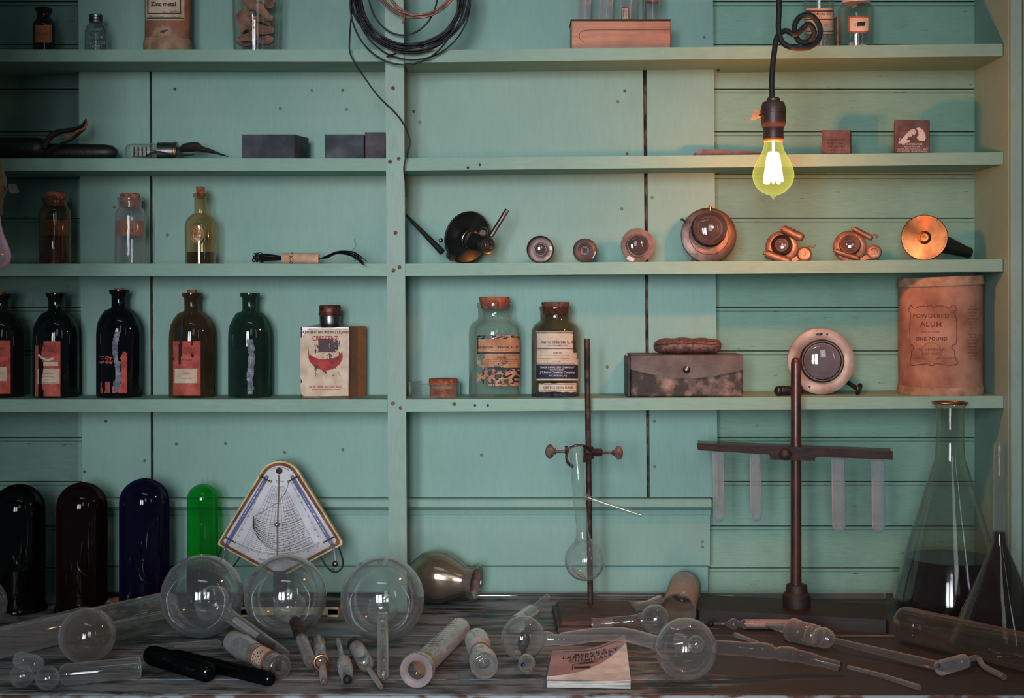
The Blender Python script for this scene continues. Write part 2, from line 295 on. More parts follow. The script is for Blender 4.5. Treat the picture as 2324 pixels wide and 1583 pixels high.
MT = {
 'panel': paint('teal_panel_paint', TA, TB, .87, (6, 1, 1), 1.3, .12, grain=.16),
 'siding': paint('teal_siding_paint', c(132, 172, 154), c(108, 146, 130), .735, (1, 1, 9), 4.1, .4, grain=.3),
 'shelf': paint('teal_shelf_paint', c(140, 176, 158), c(124, 158, 142), .80, (1, 6, 6), 7.7, .3, grain=.25),
 'post': paint('teal_post_paint', c(146, 176, 162), c(128, 158, 146), .85, (6, 6, 1), 9.1, .25, grain=.25),
 'gap': solid('dark_gap', c(46, 34, 26), c(20, 16, 13), .9, stretch=(1, 1, 6)),
 'gapw': solid('bare_wood_gap', c(130, 92, 66), c(44, 32, 25), .8, stretch=(1, 1, .5), scale=90, lo=.45, hi=.62),
 'nail': solid('painted_nail_head', c(104, 128, 112), c(78, 88, 74), .5, scale=300),
 'rust': solid('rusty_nail_head', c(120, 84, 62), c(70, 50, 38), .7, scale=300),
 'clear': glass('clear_glass', (.88, .90, .89, 1), (.36, .40, .39, 1), .12, (.85, .86, .86, 1), .03, 1.3),
 'ballg': glass('blown_globe_glass', (.93, .95, .94, 1), (.36, .40, .39, 1), .085, (.86, .88, .88, 1), .035, 1.2),
 'ballin': glass('globe_inner_glass', (.97, .98, .98, 1), (.55, .58, .58, 1), .02, (.7, .72, .7, 1), .06, 1.0, lo=.015),
 'ringrefl': glass('ring_reflection_glass', (.8, .82, .86, 1), None, .95, (.86, .88, .98, 1), .1, 1.0, lo=.1),  # pale haze painted as the reflected arcs in the globes
 'dusty': glass('dusty_glass', (.84, .84, .82, 1), (.30, .30, .29, 1), .17, (.86, .88, .88, 1), .04, 1.3, wob=.5),
 'dusty2': glass('brownish_dusty_glass', (.66, .62, .57, 1), (.24, .22, .20, 1), .17, (.70, .66, .62, 1), .04, 1.3, wob=.5),
 'milky': glass('milky_test_tube_glass', (.76, .76, .76, 1), (.5, .5, .5, 1), .80, (.60, .60, .62, 1), .05, 1.4),
 'jar': glass('clear_jar_glass', (.88, .91, .88, 1), (.34, .40, .38, 1), .08, (.6, .62, .58, 1), .03, 1),
 'jarbrown': glass('brown_stained_jar_glass', (.62, .56, .46, 1), (.22, .18, .12, 1), .14, (.34, .24, .16, 1), .05, 1),
 'dkgreen': glass('dark_green_bottle_glass', (.035, .075, .062, 1), (.03, .05, .045, 1), .30, (.020, .050, .042, 1), .03, .8),
 'dkblue': glass('blue_black_bottle_glass', (.03, .045, .055, 1), (.02, .03, .04, 1), .35, (.022, .032, .042, 1), .03, .8),
 'olive': glass('olive_bottle_glass', (.20, .17, .09, 1), (.10, .09, .05, 1), .45, (.17, .115, .06, 1), .04, .8),
 'midgreen': glass('green_bottle_glass', (.10, .20, .15, 1), (.05, .10, .08, 1), .50, (.045, .11, .08, 1), .03, .8),
 'cork': solid('cork', c(176, 120, 88), c(108, 62, 42), .85, scale=160, bump=.6),
 'corkred': solid('reddish_cork', c(178, 96, 62), c(100, 46, 30), .85, scale=160, bump=.6),
 'paper': solid('aged_paper', c(214, 176, 146), c(184, 144, 116), .85, scale=60, bump=.05),
 'papero': solid('stained_orange_paper', c(196, 150, 112), c(164, 112, 80), .85, scale=60, bump=.1),
 'kraft': solid('brown_label_paper', c(186, 112, 66), c(150, 84, 48), .8, scale=45, bump=.05),
 'redlab': solid('red_label_paper', c(196, 92, 78), c(156, 66, 56), .75, scale=70, bump=.05),
 'cream': solid('cream_label_paper', c(220, 200, 176), c(196, 172, 146), .8, scale=60, bump=.05),
 'ink': solid('black_ink', c(34, 28, 30), c(50, 40, 40), .8, bump=0),
 'navy': solid('navy_ink', c(36, 42, 70), c(28, 32, 52), .7, bump=0),
 'redink': solid('red_ink', c(176, 44, 44), c(140, 36, 38), .7, bump=0),
 'brown_ink': solid('brown_ink', c(92, 44, 34), c(110, 56, 44), .8, bump=0),
 'whiteink': solid('pale_print', c(214, 204, 196), c(190, 178, 168), .8, bump=0),
 'board': solid('fibreboard_can', c(176, 128, 104), c(128, 86, 68), .85, scale=22, bump=.3, bscale=140),
 'boardlt': solid('fibreboard_rim', c(180, 142, 114), c(130, 100, 80), .85, scale=50, bump=.5),
 'blackbox': solid('charcoal_carton', c(70, 76, 84), c(52, 58, 64), .7, scale=30, bump=.15, bscale=300),
 'brownbox': solid('brown_leatherette', c(104, 76, 72), c(76, 54, 50), .6, scale=60, bump=.6, bscale=500),
 'leather': solid('grey_brown_leather', c(98, 82, 74), c(78, 66, 60), .55, scale=30, bump=.5, bscale=330),
 'leatherw': solid('worn_mottled_leather', c(146, 120, 104), c(50, 43, 39), .6, scale=48, bump=.7, bscale=420, lo=.46, hi=.72),
 'leatherd': solid('dark_leather', c(54, 46, 42), c(34, 30, 28), .5, scale=40, bump=.5, bscale=300),
 'pouch': solid('pebbled_red_brown_leather', c(122, 86, 76), c(62, 42, 38), .5, scale=220, bump=.8, bscale=380),
 'redcase': solid('oxblood_case', c(92, 48, 42), c(56, 30, 28), .4, scale=50, coat=.3),
 'steel': solid('dull_nickel', c(150, 146, 142), c(104, 98, 94), .32, 1, scale=60, bump=.1),
 'brass': solid('dull_brass', c(176, 128, 88), c(118, 78, 54), .32, 1, scale=50, bump=.1),
 'copper': solid('copper_brass', c(196, 128, 92), c(134, 80, 58), .34, 1, scale=50, bump=.15),
 'shutter': solid('tarnished_shutter_brass', c(158, 120, 100), c(112, 78, 62), .5, .6, scale=60, bump=.2),
 'bronze': solid('dark_bronze', c(92, 76, 70), c(54, 44, 40), .36, .8, scale=35, bump=.15),
 'pinkgrey': solid('pinkish_lens_flange', c(116, 100, 98), c(84, 70, 68), .5, .5, scale=50, bump=.15),
 'blackmetal': solid('black_enamelled_metal', c(36, 42, 38), c(20, 24, 22), .35, .2, scale=40, bump=.15),
 'iron': solid('rusty_iron', c(84, 62, 55), c(42, 34, 31), .6, .5, scale=90, bump=.5),
 'ironk': solid('rusty_thumb_screw', c(126, 96, 84), c(66, 52, 48), .7, .3, scale=120, bump=.6),
 'black': solid('matt_black', c(20, 20, 20), c(10, 10, 10), .6, bump=.1),
 'rubber': solid('black_rubber', c(34, 34, 34), c(18, 18, 18), .42, scale=60, bump=.5),
 'wire': solid('black_tarred_wire', c(26, 26, 27), c(14, 14, 15), .5, scale=60, bump=.2, spec=.25),
 'copperwire': solid('brown_copper_wire', c(126, 78, 58), c(84, 50, 38), .4, .4, scale=60, bump=.2),
 'orangewood': wood('orange_mahogany', c(188, 128, 90), c(146, 88, 60), 10, (1, 1, 14)),
 'redwood': wood('red_stained_wood', c(78, 40, 31), c(32, 21, 18), 24, (6, 6, 1), .4, .2),
 'darkwood': wood('dark_stained_wood', c(44, 28, 22), c(18, 12, 10), 16, (1, 10, 10), .6, 0),
 'basewood': wood('weathered_brown_base', c(92, 66, 56), c(38, 28, 26), 22, (1, 9, 9), .62, 0),
 'darkliq': solid('dark_liquid', c(14, 12, 10), c(8, 7, 6), .08, bump=0),
 'amberliq': glass('amber_residue', (.75, .34, .10, 1), (.45, .18, .05, 1), .18, (.5, .22, .07, 1), .1, .3),
 'white': solid('white_enamel_plate', c(184, 186, 190), c(170, 170, 174), .4, bump=0, scale=20),
 'creamedge': solid('cream_painted_edge', c(214, 204, 160), c(180, 168, 124), .6, scale=50, bump=.2),
 'thermo': glass('thermometer_glass', (.72, .74, .90, 1), (.3, .32, .5, 1), .35, (.5, .52, .72, 1), .05, 1),
 'lens': glass('lens_glass', (.30, .27, .28, 1), (.2, .18, .2, 1), .34, (.44, .34, .34, 1), .02, 1, lo=.06),
 'lensbig': glass('large_lens_glass', (.25, .25, .28, 1), (.2, .2, .22, 1), .8, (.42, .39, .46, 1), .02, 1, lo=.08),
 'tubeblack': glass('near_black_glass', (.010, .014, .014, 1), (.01, .014, .014, 1), .5, (.003, .005, .005, 1), .04, .35),
 'tubered': glass('dark_maroon_glass', (.030, .012, .012, 1), (.02, .01, .01, 1), .5, (.030, .009, .009, 1), .04, .35),
 'tubeblue': glass('dark_indigo_glass', (.012, .010, .06, 1), (.02, .02, .07, 1), .5, (.012, .010, .065, 1), .04, .4),
 'tubegreen': glass('vivid_green_glass', (.03, .75, .10, 1), (.0, .2, .03, 1), .38, (.012, .42, .08, 1), .03, .8),
 'mirror': solid('iridescent_silvered_glass', c(196, 172, 172), c(150, 132, 112), .18, .7, scale=9, bump=0),
 'blueglass': solid('blue_glass_bead', c(30, 36, 110), c(20, 24, 80), .15, bump=0),
 'frost': glass('frosted_ground_glass', (.62, .59, .55, 1), (.4, .38, .34, 1), .42, (.52, .47, .43, 1), .08, 1.2),
 'purple': glass('frosted_lilac_bulb', (.34, .28, .34, 1), (.3, .22, .28, 1), .75, (.62, .47, .60, 1), .15, .7),
 'socket': solid('brown_bakelite_socket', c(82, 56, 48), c(58, 40, 34), .4, scale=60, bump=.1),
 'olivesock': solid('olive_brass_socket', c(96, 84, 48), c(60, 52, 32), .45, .4, scale=60, bump=.1),
 'cordm': solid('black_cloth_cord', c(40, 34, 32), c(24, 20, 19), .6, scale=200, bump=.6),
 'chunk': solid('pink_ore_chunks', c(178, 124, 104), c(104, 70, 58), .8, scale=60, bump=.6),
 'chunkw': solid('white_pink_lumps', c(232, 206, 196), c(200, 150, 134), .8, scale=60, bump=.4),
 'powder': solid('grey_pink_powder', c(166, 148, 138), c(130, 112, 104), .9, scale=200, bump=.6),
 'porcelain': solid('white_porcelain_lid', c(206, 196, 190), c(180, 168, 160), .4, bump=.05),
 'pinkcover': solid('pink_booklet_cover', c(184, 158, 158), c(160, 138, 138), .8, scale=20, bump=.05),
 'page': solid('booklet_pages', c(222, 220, 212), c(190, 186, 176), .8, scale=40, bump=.1, stretch=(1, 1, 8)),
 'bluestripe': solid('blue_stripe', c(100, 122, 156), c(90, 110, 146), .7, bump=0),
}
# ================================================================ THE SETTING
def struct(name, mb, m, **k): return mb.build(name, m, None, kind='structure', **k)
YS = 2.232                                        # face of the horizontal siding
mb = MB()                                         # back wall: beaded boards lying horizontally
rows = [-190, -93, 4, 101, 202, 299, 396, 495, 597, 697, 796, 893, 992, 1092, 1193, 1288, 1420]
prof = [(YS, 1.20)]
for r in rows:
    z = H-(r-HZ)*YS/F; w = .0008
    prof += [(YS, z+w), (YS+.006, z+w), (YS+.006, z-w), (YS, z-w), (YS, z-.0052), (YS+.0016, z-.0060), (YS, z-.0070)]
prof += [(YS, -.25)]
x0, x1 = -1.0, .7256; n = len(prof); vs = [V(x, y, z) for x in (x0, x1) for y, z in prof]
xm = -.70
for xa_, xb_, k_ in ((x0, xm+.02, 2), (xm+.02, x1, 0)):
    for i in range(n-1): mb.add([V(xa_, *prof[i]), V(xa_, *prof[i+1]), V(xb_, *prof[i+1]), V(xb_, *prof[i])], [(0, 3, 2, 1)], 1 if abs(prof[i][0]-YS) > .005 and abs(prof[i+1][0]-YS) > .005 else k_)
mb.box(x0, x1, YS+.007, YS+.03, -.25, 1.2)
struct('wall_back', mb, [MT['siding'], MT['gap'], paint('shaded_siding_paint', c(112, 146, 132), c(82, 112, 102), .735, (1, 1, 9), 2.2, .6, grain=.3)], smooth=0)  # left strip gets a darker paint: shade put into its colour
def P2(px, py, d): return P(px, py, d)
def plank(name, xt0, xt1, xb0, xb1, rt, rb, y0, y1, m, nails=(), rusty=(), bevel=.0012):
    mb = MB(); a = [P(xt0, rt, y0), P(xt1, rt, y0), P(xb1, rb, y0), P(xb0, rb, y0)]
    mb.prism([a[0], a[1], a[2], a[3]], (0, y1-y0, 0))
    for k, L in ((1, nails), (2, rusty)):
        for px, py in L: mb.lathe([(0, .0009), (.0021, .0008), (.0027, 0)], axisM(P(px, py, y0), P(px, py, y0)-V(0, 1, 0)), 14, k)
    return struct(name, mb, [m, MT['nail'], MT['rust']], bevel=bevel)
YP = 2.198
plank('trim_1', 176, 338, 187, 342.5, -240, 1128, YP, 2.2315, MT['panel'], [(260, 470), (328, 1045)], [(192, 1070), (240, 955)])
plank('trim_2', 343, 1456, 349, 1468, -240, 1128, YP, 2.2315, MT['panel'],
      [(636, 246), (400, 1007), (512, 1006), (646, 1026), (778, 1020), (380, 533), (953, 277), (786, 248), (1402, 231), (1411, 474), (1093, 1032), (708, 205), (1378, 832), (1236, 780)],
      [(397, 202), (939, 253), (1418, 206), (1423, 349), (778, 205)])
plank('trim_3', 1465, 1616, 1475, 1629, -240, 1128, YP, 2.2315, MT['panel'], [(1598, 85), (1480, 448), (1486, 1058), (1485, 955)], [])
mb = MB()
for a, b in ((338, 343), (1456, 1465)): mb.prism([P(a-2, -240, YP+.012), P(b+2, -240, YP+.012), P(b+10, 1128, YP+.012), P(a+3, 1128, YP+.012)], (0, .018, 0))
struct('trim_4', mb, MT['gapw'])
# horizontal rail under the wide boards, then the lower board and the splash board
mb = MB(); xa, xb = P(187, 0, YP).x, P(1612, 0, YP).x
zz = lambda r: H-(r-HZ)*YP/F
pr = [(YP+.033, zz(1128.5)), (YP-.012, zz(1129)), (YP-.015, zz(1133)), (YP-.015, zz(1146)), (YP-.010, zz(1152)), (YP-.004, zz(1156)), (YP-.002, zz(1163)), (YP-.002, zz(1167)), (YP+.033, zz(1167))]
mb.prism([V(xa, y, z) for y, z in pr], (xb-xa, 0, 0)); struct('trim_5', mb, MT['panel'], smooth=30)
mb = MB(); mb.box(xa, xb, YP+.002, 2.2315, zz(1284), zz(1168))
for px, py in ((1594, 1228), (1594, 1240), (755, 1292)): mb.lathe([(0, .0009), (.0021, .0008), (.0027, 0)], axisM(P(px, py, YP+.002), P(px, py, YP+.002)-V(0, 1, 0)), 14, 1)
struct('trim_6', mb, [MT['panel'], MT['nail']], bevel=.0015)
mb = MB(); mb.box(xa, xb-.002, YP+.006, 2.2315, zz(1346), zz(1286)); struct('trim_7', mb, MT['panel'], bevel=.0015)
# right side of the built-in case, its face frame
mb = MB(); mb.box(.7258, .90, 2.082, YS+.03, 0.0, 1.2); struct('wall_right', mb, MT['post'], bevel=.001)
mb = MB(); mb.box(-1.10, -.640, 1.60, 1.64, .52, 1.2); struct('shade_panel', mb, MT['post'], bevel=.001)      # added panel outside the frame, blocks window light from the upper left wall
mb = MB(); mb.box(.7262, .7425, 2.070, 2.0815, 0, 1.2); struct('trim_8', mb, MT['post'], bevel=.0015)
mb = MB(); mb.box(.7432, .90, 2.062, 2.0815, 0, 1.2); struct('trim_9', mb, MT['post'], bevel=.0015)
mb = MB(); mb.box(-1.6, 1.6, -.3, 2.3, -.92, -.90); struct('floor', mb, MT['basewood'])
# shelves: boards let into the case, notched round the wide wall boards
def shelf(n, right, label):
    mb = MB(); t = .0182
    if right:
        a, b = P(917, 0, 2.1).x, .7252; e = P(1629, 0, YP).x+.004
        pts = [(a, 2.1), (b, 2.1), (b, YS-.001), (e, YS-.001), (e, YP-.001), (a, YP-.001)]
    else:
        a, b = -.99, P(881, 0, 2.1).x; e = P(176, 0, YP).x-.004
        pts = [(a, 2.1), (b, 2.1), (b, YP-.001), (e, YP-.001), (e, YS-.001), (a, YS-.001)]
    top = [V(x, y, shz(n, CX+x/s(2.1)) if right else shz(n, 500)) for x, y in pts]
    mb.prism([p-V(0, 0, t) for p in reversed(top)], (0, 0, t))
    sp = {(3, 1): [(1031, 916, 1), (1078, 919, 0), (1107, 919, 0)], (1, 1): [(1062, 380, 0), (1089, 374, 0)]}.get((n, right), [])
    for px, py, k in sp: mb.lathe([(0, .0006), (.0018+k*.001, .0005), (.002+k*.001, 0)], axisM(P(px, py, 2.0998), P(px, py, 2.09)), 12, 1+k)
    o = mb.build('shelf_board', [MT['shelf'], MT['black'], MT['rust']], bevel=.0016); tag(o, label, 'shelf')
nm = ['topmost', 'second down', 'third down', 'lowest']
what = ['under the zinc can and ore jar', 'under the twisted lead and dark cartons', 'under corked bottles and bundled wires', 'under the row of tall dark bottles']
what2 = ['under the orange wood block of tubes', 'under the box printed with a dog', 'under the row of camera lenses', 'under the leather case and alum can']
for i in range(4):
    shelf(i, 0, 'teal shelf board left of post, %s, %s' % (nm[i], what[i]))
    shelf(i, 1, 'teal shelf board right of post, %s, %s' % (nm[i], what2[i]))
mb = MB(); mb.prism([P(872, -240, 2.0985), P(914, -240, 2.0985), P(924, 1378, 2.0985), P(883, 1378, 2.0985)], (0, .014, 0))
zb = 0.0005
for v in mb.v:
    if v.z < .1: v.z = zb
for px, py in ((885, 367), (905, 360), (892, 915), (909, 925), (893, 613), (907, 606), (898, 528), (892, 200), (884, 128)):
    mb.lathe([(0, .0008), (.0026, .0006), (.0031, 0)], axisM(P(px, py, 2.0984), P(px, py, 2.09)), 14, 1)
tag(mb.build('shelf_post', [MT['post'], MT['rust']], bevel=.0012), 'narrow upright teal post with nail heads dividing left and right shelves', 'post')
# ---- work bench
m, nt, out = newmat('worn_bench_paint'); p = N(nt, 'BsdfPrincipled'); nt.links.new(p.outputs[0], out.inputs[0])
vec = coords(nt); st = coords(nt, (1, 9, 9))
g1 = noi(nt, st, 16, 8, .7); big = noi(nt, vec, 3.0, 3)
col = ramp(nt, big, [(.3, c(112, 134, 144)), (.5, c(136, 138, 140)), (.7, c(140, 152, 154))])
col = mixc(nt, .2, col, ramp(nt, g1, [(.35, (.42, .42, .42, 1)), (.65, (.56, .56, .56, 1))]), 'OVERLAY')
sx = N(nt, 'SeparateXYZ'); nt.links.new(vec, sx.inputs[0])
def mul(a, k, b=None):
    q = N(nt, 'Math', operation='MULTIPLY_ADD'); nt.links.new(a, q.inputs[0]); q.inputs[1].default_value = k
    if b is None: q.inputs[2].default_value = 0
    elif hasattr(b, 'links'): nt.links.new(b, q.inputs[2])
    else: q.inputs[2].default_value = b
    return q.outputs[0]
mr = N(nt, 'MapRange'); nt.links.new(sx.outputs['Y'], mr.inputs['Value']); mr.inputs[1].default_value = 1.665; mr.inputs[2].default_value = 1.735; mr.inputs[3].default_value = .29; mr.inputs[4].default_value = 0
mx = N(nt, 'MapRange'); nt.links.new(sx.outputs['X'], mx.inputs['Value']); mx.inputs[1].default_value = .15; mx.inputs[2].default_value = .55; mx.inputs[3].default_value = 0; mx.inputs[4].default_value = .31
q = N(nt, 'Math', operation='ADD'); nt.links.new(mr.outputs[0], q.inputs[0]); nt.links.new(mx.outputs[0], q.inputs[1])
q2 = N(nt, 'Math', operation='ADD'); nt.links.new(q.outputs[0], q2.inputs[0]); nt.links.new(mul(noi(nt, coords(nt, (1, 4.5, 4.5)), 11, 8, .7), .6), q2.inputs[1])
col = mixc(nt, ramp(nt, q2.outputs[0], [(.56, 0), (.64, .92)]), col, ramp(nt, g1, [(.3, c(24, 18, 16)), (.7, c(46, 34, 29))]))
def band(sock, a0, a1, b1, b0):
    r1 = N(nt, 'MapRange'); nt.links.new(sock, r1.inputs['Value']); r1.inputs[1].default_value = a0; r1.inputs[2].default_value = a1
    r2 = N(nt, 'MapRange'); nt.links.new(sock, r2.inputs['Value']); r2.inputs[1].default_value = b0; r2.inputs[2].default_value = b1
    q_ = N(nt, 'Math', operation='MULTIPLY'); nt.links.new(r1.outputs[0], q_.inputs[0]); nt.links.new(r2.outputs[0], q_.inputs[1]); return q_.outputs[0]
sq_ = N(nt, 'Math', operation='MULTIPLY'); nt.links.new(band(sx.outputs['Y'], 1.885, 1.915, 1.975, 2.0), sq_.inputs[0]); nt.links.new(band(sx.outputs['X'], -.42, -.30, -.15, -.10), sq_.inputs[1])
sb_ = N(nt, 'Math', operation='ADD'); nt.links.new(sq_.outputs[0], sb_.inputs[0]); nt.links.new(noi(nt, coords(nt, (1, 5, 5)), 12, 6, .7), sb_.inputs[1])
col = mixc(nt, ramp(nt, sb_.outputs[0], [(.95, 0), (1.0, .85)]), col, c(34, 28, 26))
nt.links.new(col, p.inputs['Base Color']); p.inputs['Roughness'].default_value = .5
bn = N(nt, 'Bump'); bn.inputs['Strength'].default_value = .4; bn.inputs['Distance'].default_value = .001; nt.links.new(g1, bn.inputs['Height']); nt.links.new(bn.outputs[0], p.inputs['Normal'])
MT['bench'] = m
def by(row): return H*F/(row-HZ)
root = thing('workbench', 'long worn workbench with grey-green painted plank top and dark bare patches', 'workbench', (0, 1.95, -.9))
edges = [by(1574), by(1541), by(1487), by(1441), 2.2305]
mb = MB()
for i in range(4): mb.box(-1.0, 1.0, edges[i]+(.0009 if i else 0), edges[i+1]-.0009, -.03, 0)
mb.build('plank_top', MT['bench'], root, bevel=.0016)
mb = MB(); mb.box(-1, 1, by(1574)-.004, by(1574)-.0002, -.09, -.0012)
mb.build('front_edge', solid('chipped_pale_edge', c(150, 166, 168), c(88, 60, 52), .6, scale=26, stretch=(1, 1, 3), bump=.4, lo=.42, hi=.52), root, bevel=.001, label='pale chipped front edge')
mb = MB(); mb.box(-.98, .98, 1.70, 2.20, -.9, -.031); mb.build('cabinet', MT['basewood'], root)

# ================================================================ HANGING LAMPS
DB = 1.885; CB = 1755
def lamp_px(prof, cx, d, ax=None):
    return [(hw*s(d), H-(r-HZ)*s(d)) for hw, r in prof]
root = thing('pendant_lamp', 'lit clear pear-shaped filament bulb in brown socket hanging on knotted black cord', 'lamp', P(CB, 385, DB))
def LM(cx, d): return Matrix.Translation(V((cx-CX)*s(d), d, 0))
mb = MB(); mb.lathe(lamp_px([(0, 220), (12, 221), (15, 224), (15, 229), (24, 232), (28, 243), (28, 250), (29, 251), (29, 256), (28, 257), (28, 277), (26, 287), (23, 292), (23, 312), (24, 313), (24, 317), (22, 320)], CB, DB), LM(CB, DB), 40)
o = mb.build('socket', MT['socket'], root)
mb = MB(); mb.cyl(P(CB-25, 262, DB-.002), P(CB-38, 263, DB-.004), .0022); mb.prism([P(1702, 272, DB-.006), P(1712, 249, DB-.006), P(1727, 248, DB-.006), P(1722, 262, DB-.006), P(1716, 272, DB-.006)], (0, .0025, 0))
mb.build('switch_key', MT['copper'], o, bevel=.0006, label='copper-coloured turn key')
pts = [(1767, -260, 0), (1767, -60, 0), (1768, 20, 0), (1767, 66, 0), (1776, 96, -3), (1800, 108, -5), (1836, 107, -4), (1858, 88, 0), (1860, 60, 4), (1842, 36, 6), (1816, 38, 6), (1803, 62, 3),
       (1812, 92, 0), (1834, 95, -4), (1848, 74, -9), (1834, 55, -10), (1806, 78, -10), (1782, 70, -4), (1764, 84, 4), (1757, 120, 1), (1752, 170, 0), (1752, 222, 0)]
mb = MB(); mb.tube(spline([P(a, b, DB+k*.001) for a, b, k in pts], 8), 6.3*s(DB), 12); mb.build('cord', MT['cordm'], root)
m, nt, out = newmat('lit_bulb_glass'); lw = N(nt, 'LayerWeight'); lw.inputs['Blend'].default_value = .5
tr = N(nt, 'BsdfTransparent'); tr.inputs[0].default_value = (.98, .93, .75, 1); em = N(nt, 'Emission'); em.inputs[0].default_value = (.80, .78, .16, 1)
nt.links.new(ramp(nt, lw.outputs['Facing'], [(0, .75), (1, 1.1)]), em.inputs[1])
mx_ = N(nt, 'MixShader'); nt.links.new(ramp(nt, lw.outputs['Facing'], [(0, .36), (.7, .42), (1, .9)]), mx_.inputs[0]); nt.links.new(tr.outputs[0], mx_.inputs[1]); nt.links.new(em.outputs[0], mx_.inputs[2])
nt.links.new(mx_.outputs[0], out.inputs[0]); MT['bulbglass'] = m
m, nt, out = newmat('glowing_filament'); em = N(nt, 'Emission'); em.inputs[0].default_value = (1, .78, .38, 1); em.inputs[1].default_value = 14; nt.links.new(em.outputs[0], out.inputs[0]); MT['fil'] = m
mb = MB(); mb.lathe([(r_, z_) for r_, z_ in [(v_[0], v_[1]) for v_ in lamp_px([(20, 320), (21, 330), (25, 343), (33, 358), (41, 373), (46, 388), (47, 400), (44, 413), (37, 425), (27, 435), (15, 441), (6, 444), (4, 447), (2.5, 450), (0, 453)], CB, DB)]], LM(CB, DB), 48, 0, False)
mb.build('bulb', MT['bulbglass'], root)
mb = MB(); fp = []
for k in range(17):
    a = 2*PI*k/16; rr = (8 if k % 2 else 17); fp.append(P(CB+rr*math.cos(a), 350 if k % 2 else 412, DB+rr*s(DB)*math.sin(a)))
mb.tube(spline(fp, 6), 6.5*s(DB), 8); mb.cyl(P(CB, 320, DB), P(CB, 348, DB), .0016); mb.build('filament', MT['fil'], root)
l = bpy.data.lights.new('bulb_light', 'POINT'); l.energy = 30; l.color = (1, .29, .07); l.shadow_soft_size = .0155
o = bpy.data.objects.new('bulb_light', l); COL.objects.link(o); o.parent = root; o.location = (0, 0, 0)
# lilac bulb at the left edge
D2 = 1.70; C2 = -32
root = thing('pendant_lamp', 'unlit lilac frosted bulb in olive socket with black key, cut by left edge', 'lamp', P(C2, 500, D2))
mb = MB(); mb.lathe(lamp_px([(0, 350), (20, 352), (30, 362), (38, 385), (45, 405), (45, 432), (38, 450), (36, 485), (32, 490)], C2, D2), LM(C2, D2), 36); o = mb.build('socket', MT['olivesock'], root)
mb = MB(); mb.cyl(P(C2+42, 430, D2), P(20, 430, D2), .002); mb.prism([P(18, 418, D2), P(36, 418, D2), P(44, 436, D2), P(28, 440, D2), P(18, 432, D2)], (0, .003, 0)); mb.build('switch_key', MT['black'], o)
mb = MB(); mb.lathe(lamp_px([(31, 488), (33, 510), (38, 530), (46, 550), (53, 570), (55, 580), (52, 595), (44, 606), (28, 613), (0, 616)], C2, D2), LM(C2, D2), 40, 0, False); mb.build('bulb', MT['purple'], root)
mb = MB(); mb.tube([P(C2, 352, D2), P(C2, -260, D2)], .004, 10); mb.build('cord', MT['cordm'], root)
# ================================================================ THINGS ON THE SHELVES
def at(cx, d): return Matrix.Translation(V((cx-CX)*s(d), d, 0))
def prof(lst, d, zb):                              # (half width, row) in photo pixels -> (radius, height); row None = standing level
    return [(hw*s(d), zb if r is None else max(zb, H-(r-HZ)*s(d))) for hw, r in lst]
def up(mb, cx, d, zb, lst, seg=44, mat=0, cap0=True, cap1=True, sx=1, sy=1):
    return mb.lathe(prof(lst, d, zb), at(cx, d), seg, mat, cap0, cap1, sx, sy)
def rag(th, sc, seed=0):
    return lambda u, v: noise.noise(V(u*sc, v*sc, seed)) > th

# ---- topmost shelf
d, cx = 2.155, 99.5; zb = shz(0, cx); t = thing('medicine_bottle', 'small dark brown bottle with faded tan label at the far left of the top shelf', 'bottle', (P(cx, 0, d).x, d, zb))
up(MB(), cx, d, zb, [(0, 24), (14, 24), (18, 23), (19, 19), (18, 25), (15, 31), (14, 40), (17, 45), (22, 52), (23.5, 60), (23.5, None), (0, None)][::1][3:], cap0=False).build('bottle', glass('brown_black_glass', (.05, .035, .025, 1), None, .2, (.03, .022, .016, 1), .04, .4), t)
mb = MB(); cm = cmap(cx, d, 23.5*s(d)); mb.patch(cm, 79, 119, 56, 96, 20, 6, 0, .0003, edge=2); [mb.scrawl(cm, 85, 114, y, 6, 1, seed=y) for y in (66, 77, 88)]
mb.build('label', [MT['kraft'], MT['brown_ink']], t, smooth=0)

d, cx = 2.150, 218; zb = shz(0, cx); t = thing('embossed_bottle', 'small clear embossed bottle with grey screw cap on top shelf', 'bottle', (P(cx, 0, d).x, d, zb))
up(MB(), cx, d, zb, [(14, 44), (14, 52), (20, 58), (25, 70), (25.5, None), (0, None)], cap0=False, sy=.75).build('bottle', glass('bluish_embossed_glass', (.62, .70, .70, 1), (.18, .22, .22, 1), .25, (.36, .42, .42, 1), .05, 1.2), t)
up(MB(), cx, d, zb, [(0, 33), (13, 33), (15, 35), (15, 39), (14, 40), (15, 41), (15, 45), (14, 46), (15, 47), (15, 51), (0, 52)]).build('screw_cap', MT['steel'], t)
mb = MB(); fm = fmap(d-19.2*s(d))
for w, y, z in (('SHARP', 67, 9), ('AND', 76, 7), ('DOHME', 85, 9), ('BALTIMORE', 97, 8), ('PHARM', 105, 8)): mb.text(w, lambda a, b, o: fm(a, b, o), cx, y, z, 0, .02)
mb.build('embossing', MT['clear'] if 0 else solid('raised_glass_letters', c(150, 160, 160), c(120, 130, 130), .2, bump=0), t, smooth=0)

